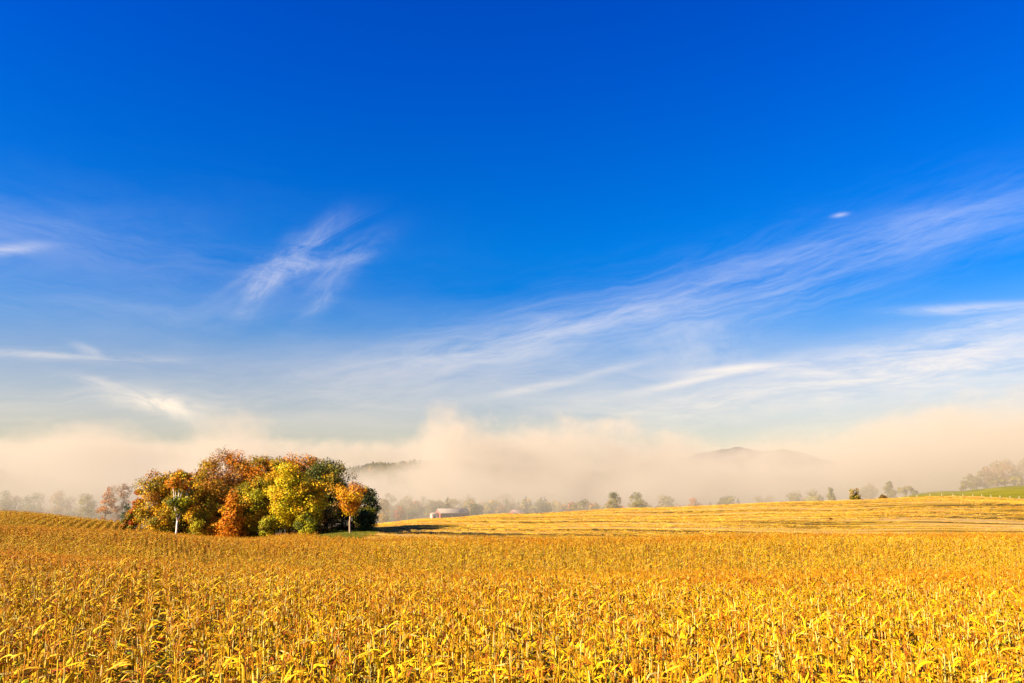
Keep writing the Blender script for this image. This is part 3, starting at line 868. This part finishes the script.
# low growth along the front; dark palettes at the right end include painted shade
G2 = 'bushes along the front of the grove'
def bush(label, u, y, vtop, wpx, pal, seed, n=2200, name='bush'):
    return tree(name, label, u, y, vtop, wpx, pal, seed, 0.5, 'round', n, 0.28, 18, bark=DARKBARK, rad=0.09, group=G2, cat='bush', twigs=8)
bush('low olive bush at the far left foot of the grove', 131, 224, 511, 16, {'olive': 5, 'rust': 2}, 40)
bush('yellow and green bush at the foot of the white forked trunk, right side', 203, 210, 512, 26, {'lime': 4, 'gold': 4, 'olive': 3}, 41)
bush('dull gold bush left of the white forked trunk', 163, 213, 508, 26, {'gold': 3, 'olive': 5, 'rust': 2}, 42)
bush('lime green bush under the rounded golden yellow tree', 309, 208, 513, 24, {'lime': 6, 'yellow': 3, 'green': 2}, 43, 2600)
bush('orange bush between the orange cone and the olive trees', 219, 211, 517, 20, {'orange': 5, 'gold': 3, 'brown': 1}, 44, 1800)
bush('yellow-green bush under the tall bright yellow tree', 270, 209, 516, 20, {'lime': 4, 'yellow': 4, 'olive': 3}, 45, 2400)
bush('shaded olive bush behind the thin white trunk of the bright yellow tree', 292, 219, 505, 30, {'olive': 5, 'brown': 3, 'lime': 1}, 49, 2600)
bush('brown leafless looking bush in the shade left of the orange maple', 326, 217, 506, 26, {'brown': 6, 'dark': 4, 'olive': 1}, 46, 1800)
bush('dark bush in deep shade behind the grass strip', 346, 228, 508, 30, {'dark': 7, 'green': 2}, 47, 2400)
bush('dark green bush low behind the right side of the orange maple', 367, 222, 510, 20, {'dark': 3, 'green': 5, 'olive': 1}, 48, 2000)

# grass strip beside the maple
def verge_keep(x, y):
    u = 512 + 811 * x / y
    right = np.interp(y, [165, 178, 188, 200, 215, 232, 300], [335, 352, 362, 374, 378, 376, 350])
    return (u > 300) & (u < right) & (y > corn_end(u) - 1) & (y < 250)
M_GRASS = plain_material('verge_grass', (0.10, 0.15, 0.025), 0.95, 0.6, 0.45, 0.5)
tag(field_sheet('grass_strip', np.linspace(296, 384, 80), np.geomspace(164, 252, 90), 0.09, M_GRASS, verge_keep), kind='structure')
def blade_proto(seed, pal):
    rng = random.Random(seed); g = Geo()
    for i in range(26):
        x, y = rng.gauss(0, .25), rng.gauss(0, .25); a = rng.uniform(0, 6.28); h = rng.uniform(.12, .34); w = rng.uniform(.012, .03)
        c = mixcol(rng, pal) * rng.uniform(.8, 1.25)
        dx, dy = math.cos(a), math.sin(a)
        g.add([[x - dy * w, y + dx * w, 0], [x + dy * w, y - dx * w, 0], [x + dx * h * .45, y + dy * h * .45, h]], None, [(0, 1, 2)], c)
    return g.build('grass_kind', M_FOL, None, False, link=False)
gx = rs.uniform(300, 380, 9000); gy = rs.uniform(168, 250, 9000); gxx = at_u(gx, gy); ok = verge_keep(gxx, gy); gxx, gy = gxx[ok], gy[ok]
scatter('grass', np.column_stack([gxx, gy, ground_z(gxx, gy) + 0.08]), np.column_stack([np.zeros(len(gy)), np.zeros(len(gy)), rs.uniform(0, 6.28, len(gy))]),
        rs.uniform(.8, 1.6, len(gy)), rs.randint(0, 3, len(gy)), [blade_proto(700 + k, {'green': 6, 'lime': 2, 'olive': 2}) for k in range(3)])

# ------------------------------------------------------------------ green field on the right hill
def green_keep(x, y):
    u = 512 + 811 * x / y
    front = np.interp(u, [850, 880, 920, 940, 985, 1024, 1300], [474, 466, 438, 430, 411, 404, 394])
    return (u > 868) & (y > front) & (y < 640)
def green_material():
    m, T, out = new_mat('green_crop')
    geo = T.node('ShaderNodeNewGeometry')
    n = T.noise(geo.outputs['Position'], 0.08, 5, 0.6)
    n2 = T.noise(geo.outputs['Position'], 1.3, 5, 0.7)
    c = T.ramp(T.math('ADD', T.math('MULTIPLY', n, 0.6), T.math('MULTIPLY', n2, 0.4)), [(0.35, (0.11, 0.105, 0.005)), (0.52, (0.19, 0.165, 0.008)), (0.68, (0.27, 0.21, 0.013))])
    d = T.node('ShaderNodeBsdfPrincipled'); T.put(d.inputs['Base Color'], c)
    d.inputs['Roughness'].default_value = 0.95; d.inputs['Specular IOR Level'].default_value = 0.05
    b = T.node('ShaderNodeBump'); b.inputs['Strength'].default_value = 0.7; b.inputs['Distance'].default_value = 0.25
    T.put(b.inputs['Height'], n2); T.l.new(b.outputs[0], d.inputs['Normal'])
    T.l.new(d.outputs[0], out.inputs[0])
    return m
tag(field_sheet('green_field', np.linspace(860, 1424, 260), np.geomspace(390, 650, 180), 0.08, green_material(), green_keep), kind='structure')

# ------------------------------------------------------------------ hills and far mountains
def ridge(name, ypts, y0, y1, u0, u1, crest, mat, n=160, m=40, rough=3.0, seed=1):
    """a long hill whose crest runs over azimuth columns u0..u1 at depth y1; crest = [(u, height above eye)]"""
    rr = np.random.RandomState(seed)
    us_ = np.linspace(u0, u1, n); cu = np.array([c[0] for c in crest], float); ch = np.array([c[1] for c in crest], float)
    top = np.interp(us_, cu, ch)
    k = np.exp(-np.linspace(-2, 2, 9) ** 2); k /= k.sum()
    top = np.convolve(np.pad(top, 4, 'edge'), k, 'valid')
    bump = np.convolve(rr.normal(0, 1, n + 8), k, 'valid') * rough
    top = top + bump
    ts = np.concatenate([np.linspace(0, 1, m), np.linspace(1, 0, 12)[1:]])
    yy = np.concatenate([np.linspace(y0, y1, m), np.linspace(y1, y1 + (y1 - y0) * 0.6, 12)[1:]])
    V = []
    for i, (t, y) in enumerate(zip(ts, yy)):
        s = t * t * (3 - 2 * t)
        x = (us_ - 512) / 811.0 * y1 * (0.55 + 0.45 * y / y1)
        z = -26 + (top + 26) * s + np.convolve(rr.normal(0, 1, n + 8), k, 'valid') * rough * 0.5 * s
        V.append(np.column_stack([x, np.full(n, y), z]))
    V = np.vstack(V); idx = np.arange(len(V)).reshape(len(ts), n)
    q = np.stack([idx[:-1, :-1], idx[:-1, 1:], idx[1:, 1:], idx[1:, :-1]], -1).reshape(-1, 4)
    o = mesh_np(name, V, q, None, mat, None, None, True)
    tag(o, kind='structure')
    return V.reshape(len(ts), n, 3), m
M_HILL = plain_material('wooded_hillside', (0.07, 0.085, 0.03), 1.0, 0.03, 0.5)
M_MTN = plain_material('far_mountain', (0.05, 0.05, 0.045), 1.0, 0.004, 0.4)
hillV, hm = ridge('hills', None, 930, 1350, 270, 900, [(270, 8), (320, 26), (350, 40), (385, 50), (415, 53), (440, 52), (470, 50), (520, 40), (600, 34), (640, 44), (656, 54), (675, 42), (720, 30), (800, 26), (900, 20)], M_HILL, seed=3)
leftV, lm = ridge('hills', None, 620, 900, -260, 240, [(-260, 56), (-40, 30), (0, 22), (60, 8), (75, 10), (100, 0), (135, 10), (170, 14), (240, 4)], M_HILL, seed=5)
ridge('mountains', None, 3000, 3900, 620, 900, [(620, 40), (660, 150), (700, 205), (735, 238), (755, 222), (768, 215), (790, 226), (830, 170), (900, 60)], M_MTN, seed=7, rough=5)
ridge('mountains', None, 3000, 3900, -420, 60, [(-420, 330), (-100, 280), (0, 178), (14, 160), (60, 30)], M_MTN, seed=8, rough=4)

# wood on the hillsides: reads as one mass
def far_tree_proto(seed, kind):
    rng = random.Random(seed)
    if kind == 'conifer':
        g, c = crown_geo(seed, 5.0, 0.5, 15.0, {'dark': 6, 'green': 3}, 420, 0.8, 'cone', 26)
    else:
        pal = [{'green': 5, 'olive': 4}, {'olive': 4, 'tan': 3, 'gold': 1}, {'rust': 4, 'orange': 2, 'olive': 2}, {'lime': 3, 'olive': 4}][kind]
        g, c = crown_geo(seed, 9.0, 1.0, 12.5, pal, 420, 0.95, 'round', 18)
    g.tube(np.array([[0, 0, -1.0], [0, 0, 9.0]]), [.25, .1], 5, (0.08, 0.06, 0.04))
    return g.build('far_tree_kind', M_FARFOL, None, False, link=False)
far_protos = [far_tree_proto(800 + k, 'conifer') for k in range(2)] + [far_tree_proto(810 + k, k) for k in range(4)]
def wood(name, V, m, n, u0, u1, jmin=2, conifer_top=True, seed=0):
    rr = np.random.RandomState(seed)
    N = V.shape[1]
    fi = rr.uniform(jmin, m - 1 + 1.5, n); fu = rr.uniform(0, N - 1.01, n)
    i = fi.astype(int); j = fu.astype(int); a = (fi - i)[:, None]; b = (fu - j)[:, None]
    i = np.minimum(i, V.shape[0] - 2)
    P = (V[i, j] * (1 - b) + V[i, j + 1] * b) * (1 - a) + (V[i + 1, j] * (1 - b) + V[i + 1, j + 1] * b) * a
    top = fi > m - 6
    pid = np.where(rr.uniform(0, 1, n) < np.where(top & conifer_top, 0.85, 0.25), rr.randint(0, 2, n), np.where(rr.uniform(0, 1, n) < (0.85 if conifer_top else 0.5), 2, rr.randint(2, 6, n)))
    scatter(name, P, np.column_stack([np.zeros(n), np.zeros(n), rr.uniform(0, 6.28, n)]), rr.uniform(.4, .8, n), pid, far_protos)
wood('hillside_wood', hillV, hm, 9000, 0, 0, 1, True, 21)
wood('hillside_wood', leftV, lm, 4500, 0, 0, 1, False, 22)

def tree_line(n, seed):
    rr = np.random.RandomState(seed)
    u = rr.uniform(-60, 820, n); y = rr.uniform(600, 720, n)
    ok = (u < 150) | (u > 340); u = u[ok]; y = y[ok]
    x = at_u(u, y)
    scatter('valley_wood', np.column_stack([x, y, ground_z(x, y) - .3]), np.column_stack([u * 0, u * 0, rr.uniform(0, 6.28, len(u))]),
            rr.uniform(.55, 1.15, len(u)), np.where(rr.uniform(0, 1, len(u)) < .15, rr.randint(0, 2, len(u)), rr.randint(2, 6, len(u))), far_protos)
tree_line(900, 31)

# ------------------------------------------------------------------ single trees in the mist
def far_tree(label, u, y, vtop, wpx, pal, seed, group, shape='round', name='tree', tall=None):
    x = at_u(u, y); z0 = gz(x, y)
    H = tall or max(2.0, z_of(vtop, y) - z0); W = wpx / 811.0 * y
    root = empty(name, (x, y, z0)); tag(root, label, 'tree' if name != 'bush' else 'bush', group)
    g, c = crown_geo(seed, W, H * (0.1 if shape != 'column' else .05), H, pal, int(1100 + 26 * wpx * wpx / 10), max(0.35, 0.0009 * y), shape, 20 if wpx > 8 else 12)
    g.build('crown', M_FOL, root)
    trunk_geo(seed, H * .12, H, max(.12, H * .016), c, (0.10, 0.075, 0.05), 1, 8).build('trunk', M_BARK, root)
    return root
OL = {'olive': 5, 'green': 4}; MX = {'olive': 4, 'tan': 4, 'lime': 1}; AU = {'rust': 4, 'orange': 3, 'tan': 2}; DK = {'dark': 5, 'green': 4}
GB = 'misty trees beyond the stubble crest'
far_tree('left of two rounded grey-green trees side by side on the stubble skyline', 615, 535, 493, 18, OL, 60, GB)
far_tree('right of two rounded grey-green trees side by side on the stubble skyline', 637, 535, 494, 19, OL, 61, GB)
far_tree('small rounded olive tree alone on the skyline near the green field', 855, 452, 489, 11, {'olive': 5, 'tan': 3}, 62, GB)
far_tree('low dark domed bush on the skyline between the lone olive tree and green field', 883, 452, 495, 9, {'brown': 3, 'dark': 4}, 63, GB, name='bush')
GM = 'faint trees fading into the mist beyond the skyline'
far_tree('pointed faint tree in the mist left of the lone olive tree', 831, 560, 487, 12, OL, 64, GM, 'cone')
far_tree('wide faint tree in the mist beside the pointed one', 815, 570, 492, 22, MX, 65, GM)
far_tree('faint pale tree at the left end of the misty tree line', 795, 590, 494, 24, MX, 66, GM)
far_tree('faint peaked tree in the mist above the low dark domed bush', 890, 580, 482, 16, OL, 67, GM, 'cone')
far_tree('faint broad tree in the mist right of the peaked one', 908, 600, 487, 26, MX, 68, GM)
far_tree('very faint tree in the mist above the lone olive tree', 868, 640, 486, 22, MX, 69, GM)
far_tree('barely visible rounded tree on the skyline right of the two grey-green trees', 665, 600, 497, 20, MX, 70, GM)
far_tree('barely visible rusty tree low on the skyline middle', 694, 590, 499, 16, AU, 71, GM)
far_tree('barely visible wide olive tree low on the skyline', 730, 600, 497, 26, OL, 72, GM)
far_tree('barely visible pale tree next to the misty tree line', 765, 610, 495, 24, MX, 73, GM)
GR = 'misty grove above the green field'
far_tree('slim pointed tree at the left end of the misty grove above the green field', 966, 590, 477, 8, MX, 80, GR, 'cone')
far_tree('short rounded tree second from the left in the misty grove', 974, 600, 475, 14, MX, 81, GR)
far_tree('broad misty tree in the middle of the grove above the green field', 987, 605, 468, 20, {'rust': 3, 'tan': 5, 'olive': 3}, 82, GR)
far_tree('tallest rounded tree of the misty grove above the green field', 1006, 615, 460, 26, {'rust': 3, 'tan': 5, 'olive': 3}, 83, GR)
far_tree('broad misty tree at the right edge of the photo above the green field', 1028, 612, 461, 26, MX, 84, GR)
far_tree('low pale tree in front of the misty grove', 1000, 585, 476, 18, {'tan': 5, 'lime': 2}, 85, GR)
far_tree('pale low tree at the front right of the misty grove', 1019, 580, 477, 20, {'tan': 5, 'lime': 2}, 86, GR)
GL = 'autumn trees in the mist left of the grove'
far_tree('pinkish orange tree glowing in the mist left of the grove', 107, 520, 487, 16, {'orange': 6, 'rust': 3}, 90, GL)
far_tree('dusty rose tree between the pinkish orange tree and the grove', 124, 530, 484, 18, {'rust': 4, 'mauve': 4}, 91, GL)
far_tree('faint rusty tree behind the pinkish orange one', 115, 600, 486, 20, {'rust': 4, 'olive': 3}, 92, GL)
far_tree('pale olive tree in the mist left of the pinkish orange one', 88, 560, 494, 20, MX, 93, GL)
far_tree('faint brownish tree in the mist above the corn rows', 62, 580, 492, 26, {'tan': 4, 'rust': 2}, 94, GL)
far_tree('faint green tree in the mist above the corn rows', 35, 600, 494, 26, OL, 95, GL)
far_tree('faint green tree at the left edge of the photo above the corn rows', 8, 600, 492, 26, OL, 96, GL)
far_tree('small bluish green tree in the mist touching the grove left end', 128, 500, 503, 10, DK, 97, GL)
GV = 'valley trees around the barn'
for i, (u, y, v, w, pal, lab, sh) in enumerate([
        (384, 560, 500, 14, {'tan': 4, 'gold': 2}, 'pale gold tree in the valley right behind the orange maple', 'round'),
        (391, 640, 492, 16, OL, 'tall faint green tree in the valley beyond the orange maple', 'round'),
        (399, 590, 506, 12, {'red': 3, 'rust': 4}, 'small reddish tree in the valley left of the barn', 'round'),
        (406, 630, 498, 18, MX, 'olive valley tree above the small reddish tree', 'round'),
        (416, 600, 505, 16, OL, 'green bushy valley tree left of the white shed', 'round'),
        (423, 650, 497, 18, DK, 'dark green tall valley tree behind the white shed', 'round'),
        (437, 620, 501, 18, OL, 'green tree directly behind the barn left end', 'round'),
        (452, 640, 500, 20, MX, 'pale olive tree behind the barn roof', 'round'),
        (477, 575, 504, 16, DK, 'dark rounded tree just right of the barn', 'round'),
        (490, 600, 508, 14, MX, 'pale tree second right of the barn', 'round'),
        (501, 590, 506, 14, {'tan': 4, 'rust': 2}, 'tan tree left of the red shed', 'round'),
        (528, 620, 505, 14, OL, 'faint green tree right of the red shed', 'round'),
        (544, 600, 503, 16, DK, 'darker rounded tree beyond the crest right of the red shed', 'round'),
        (560, 620, 502, 16, MX, 'faint olive tree on the crest right of the darker rounded one', 'round'),
        (584, 600, 501, 18, OL, 'faint tree left of the two grey-green skyline trees', 'round'),
        (467, 700, 494, 20, OL, 'very faint tall tree in the mist above the barn', 'round'),
        (505, 720, 494, 22, MX, 'very faint broad tree in the mist above the red shed', 'round')]):
    far_tree(lab, u, y, v, w, pal, 200 + i, GV, sh)

# ------------------------------------------------------------------ barn and sheds in the valley
def building_mat(name, c, rough=0.8, stripes=0.0):
    m, T, out = new_mat(name)
    tc = T.node('ShaderNodeTexCoord')
    n = T.noise(tc.outputs['Object'], 1.5, 5, 0.65)
    col = T.mix(n, (*[x * .75 for x in c], 1), (*[min(.9, x * 1.2) for x in c], 1))
    d = T.node('ShaderNodeBsdfPrincipled'); T.put(d.inputs['Base Color'], col); d.inputs['Roughness'].default_value = rough
    if stripes:
        wv = T.node('ShaderNodeTexWave', wave_type='BANDS', bands_direction='X'); wv.inputs['Scale'].default_value = stripes
        T.put(wv.inputs['Vector'], tc.outputs['Object'])
        b = T.node('ShaderNodeBump'); b.inputs['Strength'].default_value = 0.5; b.inputs['Distance'].default_value = 0.05
        T.put(b.inputs['Height'], wv.outputs[1]); T.l.new(b.outputs[0], d.inputs['Normal'])
    T.l.new(d.outputs[0], out.inputs[0])
    return m
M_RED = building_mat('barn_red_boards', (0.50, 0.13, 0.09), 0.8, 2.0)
M_RED_SHADED = building_mat('barn_red_boards_shaded', (0.24, 0.10, 0.07), 0.8, 2.0)  # darker copy of the red boards, shade painted on the long side
M_METAL = building_mat('roof_metal', (0.36, 0.29, 0.22), 0.9, 3.0)
M_WHITE = building_mat('white_paint', (0.66, 0.62, 0.56), 0.6)
M_DOORWAY_SHADE = building_mat('doorway_shade', (0.03, 0.025, 0.02), 0.9)  # near-black panels painted as the shade inside open doorways
M_GLASS = building_mat('window_glass', (0.05, 0.06, 0.07), 0.1)
def house(name, label, cat, u, y, L, W, He, Hr, rz, wall, roof, doors=(), windows=(), posts=0, gable=None):
    """gabled building, ridge along its local x; closed walls, dark panels as shaded doorways, window frames set proud, roof slabs with eaves"""
    x = at_u(u, y); z0 = gz(x, y) - 0.3
    root = empty(name, (x, y, z0), rz); tag(root, label, cat)
    g = Geo()
    a, b = L / 2, W / 2
    v = [(-a, -b, 0), (a, -b, 0), (a, b, 0), (-a, b, 0), (-a, -b, He), (a, -b, He), (a, b, He), (-a, b, He), (-a, 0, Hr), (a, 0, Hr)]
    g.add(v, [(0, 1, 5, 4), (2, 3, 7, 6)], None)
    g.build('wall', wall, root)
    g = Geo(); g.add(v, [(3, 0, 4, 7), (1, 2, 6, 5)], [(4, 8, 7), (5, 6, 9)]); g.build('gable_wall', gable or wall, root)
    g = Geo()
    ov = 0.6; sl = (Hr - He) / b; e = b + ov; ze = He - ov * sl; th = 0.22; A = a + 0.5
    for s in (-1, 1):
        vv = [(-A, 0, Hr + .02), (A, 0, Hr + .02), (A, s * e, ze + .02), (-A, s * e, ze + .02), (-A, 0, Hr + th), (A, 0, Hr + th), (A, s * e, ze + th), (-A, s * e, ze + th)]
        g.add(vv, [(0, 1, 2, 3), (4, 7, 6, 5), (3, 2, 6, 7), (0, 3, 7, 4), (1, 5, 6, 2)])
    g.build('roof', roof, root)
    for (side, p, w, h0, h1) in doors:
        g = Geo()
        if side == 'front': g.box((p - w / 2, -b - .06, h0), (p + w / 2, -b - .01, h1))
        else: g.box((-a - .06, p - w / 2, h0), (-a - .01, p + w / 2, h1))
        g.build('door', M_DOORWAY_SHADE, root)
    for (side, p, w, h0, h1) in windows:
        g = Geo()
        for (d0, d1, k0, k1) in ((-w/2-.1, w/2+.1, h1, h1+.12), (-w/2-.1, w/2+.1, h0-.12, h0), (-w/2-.1, -w/2, h0, h1), (w/2, w/2+.1, h0, h1)):
            if side == 'front': g.box((p + d0, -b - .1, k0), (p + d1, -b - .01, k1))
            else: g.box((-a - .1, p + d0, k0), (-a - .01, p + d1, k1))
        f = g.build('window', M_WHITE, root)
        g = Geo()
        if side == 'front': g.box((p - w / 2, -b - .05, h0), (p + w / 2, -b - .01, h1))
        else: g.box((-a - .05, p - w / 2, h0), (-a - .01, p + w / 2, h1))
        g.build('pane', M_GLASS, f)
    for k in range(posts):
        g = Geo(); px = -a + (k + .5) * L / posts
        g.box((px - .15, -b - .25, 0), (px + .15, -b - .03, He - .5)); g.build('post', M_WHITE if k == 0 else M_RED_SHADED, root)
    return root
house('barn', 'long red barn with a pale metal roof in the misty valley', 'barn', 452.5, 550, 20.5, 9.5, 4.4, 7.0, R(25), M_RED_SHADED, M_METAL,
      doors=[('front', -5.5, 3.4, 0.1, 3.0), ('front', 1.0, 3.4, 0.1, 3.0), ('front', 6.8, 3.0, 0.1, 3.0), ('end', 0, 2.6, 0.1, 3.0)],
      windows=[('end', 0, 1.0, 4.4, 5.3), ('front', 4.0, 1.0, 1.7, 2.6), ('front', -2.2, 1.0, 1.7, 2.6)], gable=M_RED)  # sunlight on the gable is put into its brighter boards
house('shed', 'small pale shed at the left end of the long red barn', 'shed', 435.0, 545, 5.0, 5.0, 3.4, 4.1, R(25), M_WHITE, M_METAL,
      doors=[('front', -.9, 1.6, .1, 2.4)], windows=[('front', 1.4, .9, 1.4, 2.4)], gable=building_mat('pink_boards', (.62, .36, .30)))
house('shed', 'small red shed on its own right of the long barn, roof above the crest', 'shed', 517, 600, 8.4, 7.0, 3.4, 5.6, R(28), M_RED, building_mat('reddish_roof', (.50, .27, .22), .6, 3.0),
      doors=[('front', 0, 2.4, .1, 2.8)], windows=[('end', 0, .9, 1.4, 2.3)])
# fence posts along the green field, a weed on the stubble
GP = 'fence posts along the lower edge of the green field'
for i, u in enumerate([886, 899, 908, 917, 930, 942, 953, 963, 973, 982, 991, 1000, 1010, 1019]):
    y = float(np.interp(u, [850, 880, 920, 940, 985, 1024], [474, 466, 438, 430, 411, 404])) - .5
    x = at_u(u, y); g = Geo(); h = 1.2
    g.tube(np.array([[0, 0, -.2], [0, 0, h * .5], [0.02, 0, h]]), [.08, .075, .06], 6, (0.55, 0.46, 0.36))
    o = g.build('fence_post', M_BARK); o.location = (x, y, gz(x, y)); tag(o, 'thin pale wooden fence post along the lower edge of the green field', 'fence post', GP)
far_tree('tiny brown weed standing alone out on the harvested stubble', 829, 250, 514.5, 1.2, {'brown': 5, 'rust': 3}, 98, None, 'round', 'weed', 0.42)
bpy.data.objects['weed']['category'] = 'weed'

# ------------------------------------------------------------------ fog in the valley
def fog():
    m, T, out = new_mat('valley_fog')
    geo = T.node('ShaderNodeTexCoord')
    P = geo.outputs['Object']
    px, py, pz = T.sep(P)
    top = T.node('ShaderNodeFloatCurve')
    X0, X1 = -900.0, 900.0
    pts = [(-900, 70), (-560, 52), (-500, 34), (-450, 42), (-400, 70), (-345, 52), (-305, 28), (-262, 66), (-215, 32), (-165, 12), (-96, 12), (-66, 78), (-36, 74), (20, 70), (100, 60), (150, 44), (195, 36), (245, 35), (300, 54), (370, 70), (480, 90), (900, 112)]
    cm = top.mapping; cv = cm.curves[0]
    nrm = [((x - X0) / (X1 - X0), h / 130.0) for x, h in pts]
    while len(cv.points) < len(nrm): cv.points.new(0.5, 0.5)
    for p, (a, b) in zip(cv.points, nrm):
        p.location = (a, b); p.handle_type = 'AUTO_CLAMPED'
    cm.update()
    T.put(top.inputs['Value'], T.mapr(px, X0, X1, 0, 1))
    tz = T.math('MULTIPLY', top.outputs[0], 130.0)
    # the tall bank stands between 630 and 860 m out, low mist lies over the whole valley, another bank behind the hill
    bank = T.math('MULTIPLY', T.mapr(py, 610.0, 700.0, 0.0, 1.0, True), T.mapr(py, 800.0, 900.0, 1.0, 0.0, True))
    near_mist = T.mapr(px, 60.0, 260.0, 14.0, 46.0, True)
    mist = T.math('ADD', T.mapr(py, 900.0, 1300.0, 9.0, 16.0), T.math('MULTIPLY', T.mapr(py, 620.0, 900.0, 1.0, 0.0), near_mist))
    tz = T.math('ADD', T.math('MULTIPLY', tz, bank), T.math('MULTIPLY', mist, T.math('SUBTRACT', 1.0, bank)))
    tz = T.math('MAXIMUM', tz, T.math('MULTIPLY', T.mapr(py, 1390.0, 1480.0, 0.0, 1.0, True), T.mapr(px, -250.0, 150.0, 108.0, 58.0, True)))
    Q = T.xyz(px, T.math('MULTIPLY', py, 0.4), T.math('MULTIPLY', pz, 1.15))
    n1 = T.noise(Q, 0.030, 6.0, 0.6, 0.2)
    nb = T.noise(Q, 0.0095, 2.0, 0.5)
    rise = T.mapr(pz, -10.0, 40.0, 0.25, 1.0)
    h = T.math('ADD', T.math('SUBTRACT', tz, pz), T.math('MULTIPLY', T.math('MULTIPLY', rise, T.math('MULTIPLY_ADD', bank, 0.65, 0.35)), T.math('ADD', T.math('MULTIPLY', T.math('SUBTRACT', n1, 0.5), 85.0), T.math('MULTIPLY', T.math('SUBTRACT', nb, 0.5), 75.0))))
    body = T.mapr(h, -10.0, 24.0, 0.0, 1.0, True)
    low = T.mapr(pz, -22.0, 10.0, 0.75, 1.0, True)
    front = T.mapr(py, 440.0, 560.0, 0.0, 1.0, True)
    n2 = T.mapr(n1, 0.32, 0.68, 0.3, 1.6)
    dens = T.math('MULTIPLY', T.math('MULTIPLY', body, low), T.math('MULTIPLY', T.math('ADD', front, T.math('MULTIPLY', bank, 0.9)), n2))
    v = T.node('ShaderNodeVolumePrincipled')
    T.put(v.inputs['Density'], T.math('MULTIPLY', dens, FOG_D))
    v.inputs['Color'].default_value = (0.61, 0.535, 0.43, 1)
    v.inputs['Anisotropy'].default_value = 0.0
    T.l.new(v.outputs[0], out.inputs['Volume'])
    g = Geo(); g.box((-1500, 435, -40), (1500, 1700, 190))
    o = g.build('fog', m); tag(o, kind='stuff')
    return o
FOG_D = 0.0088
fog()
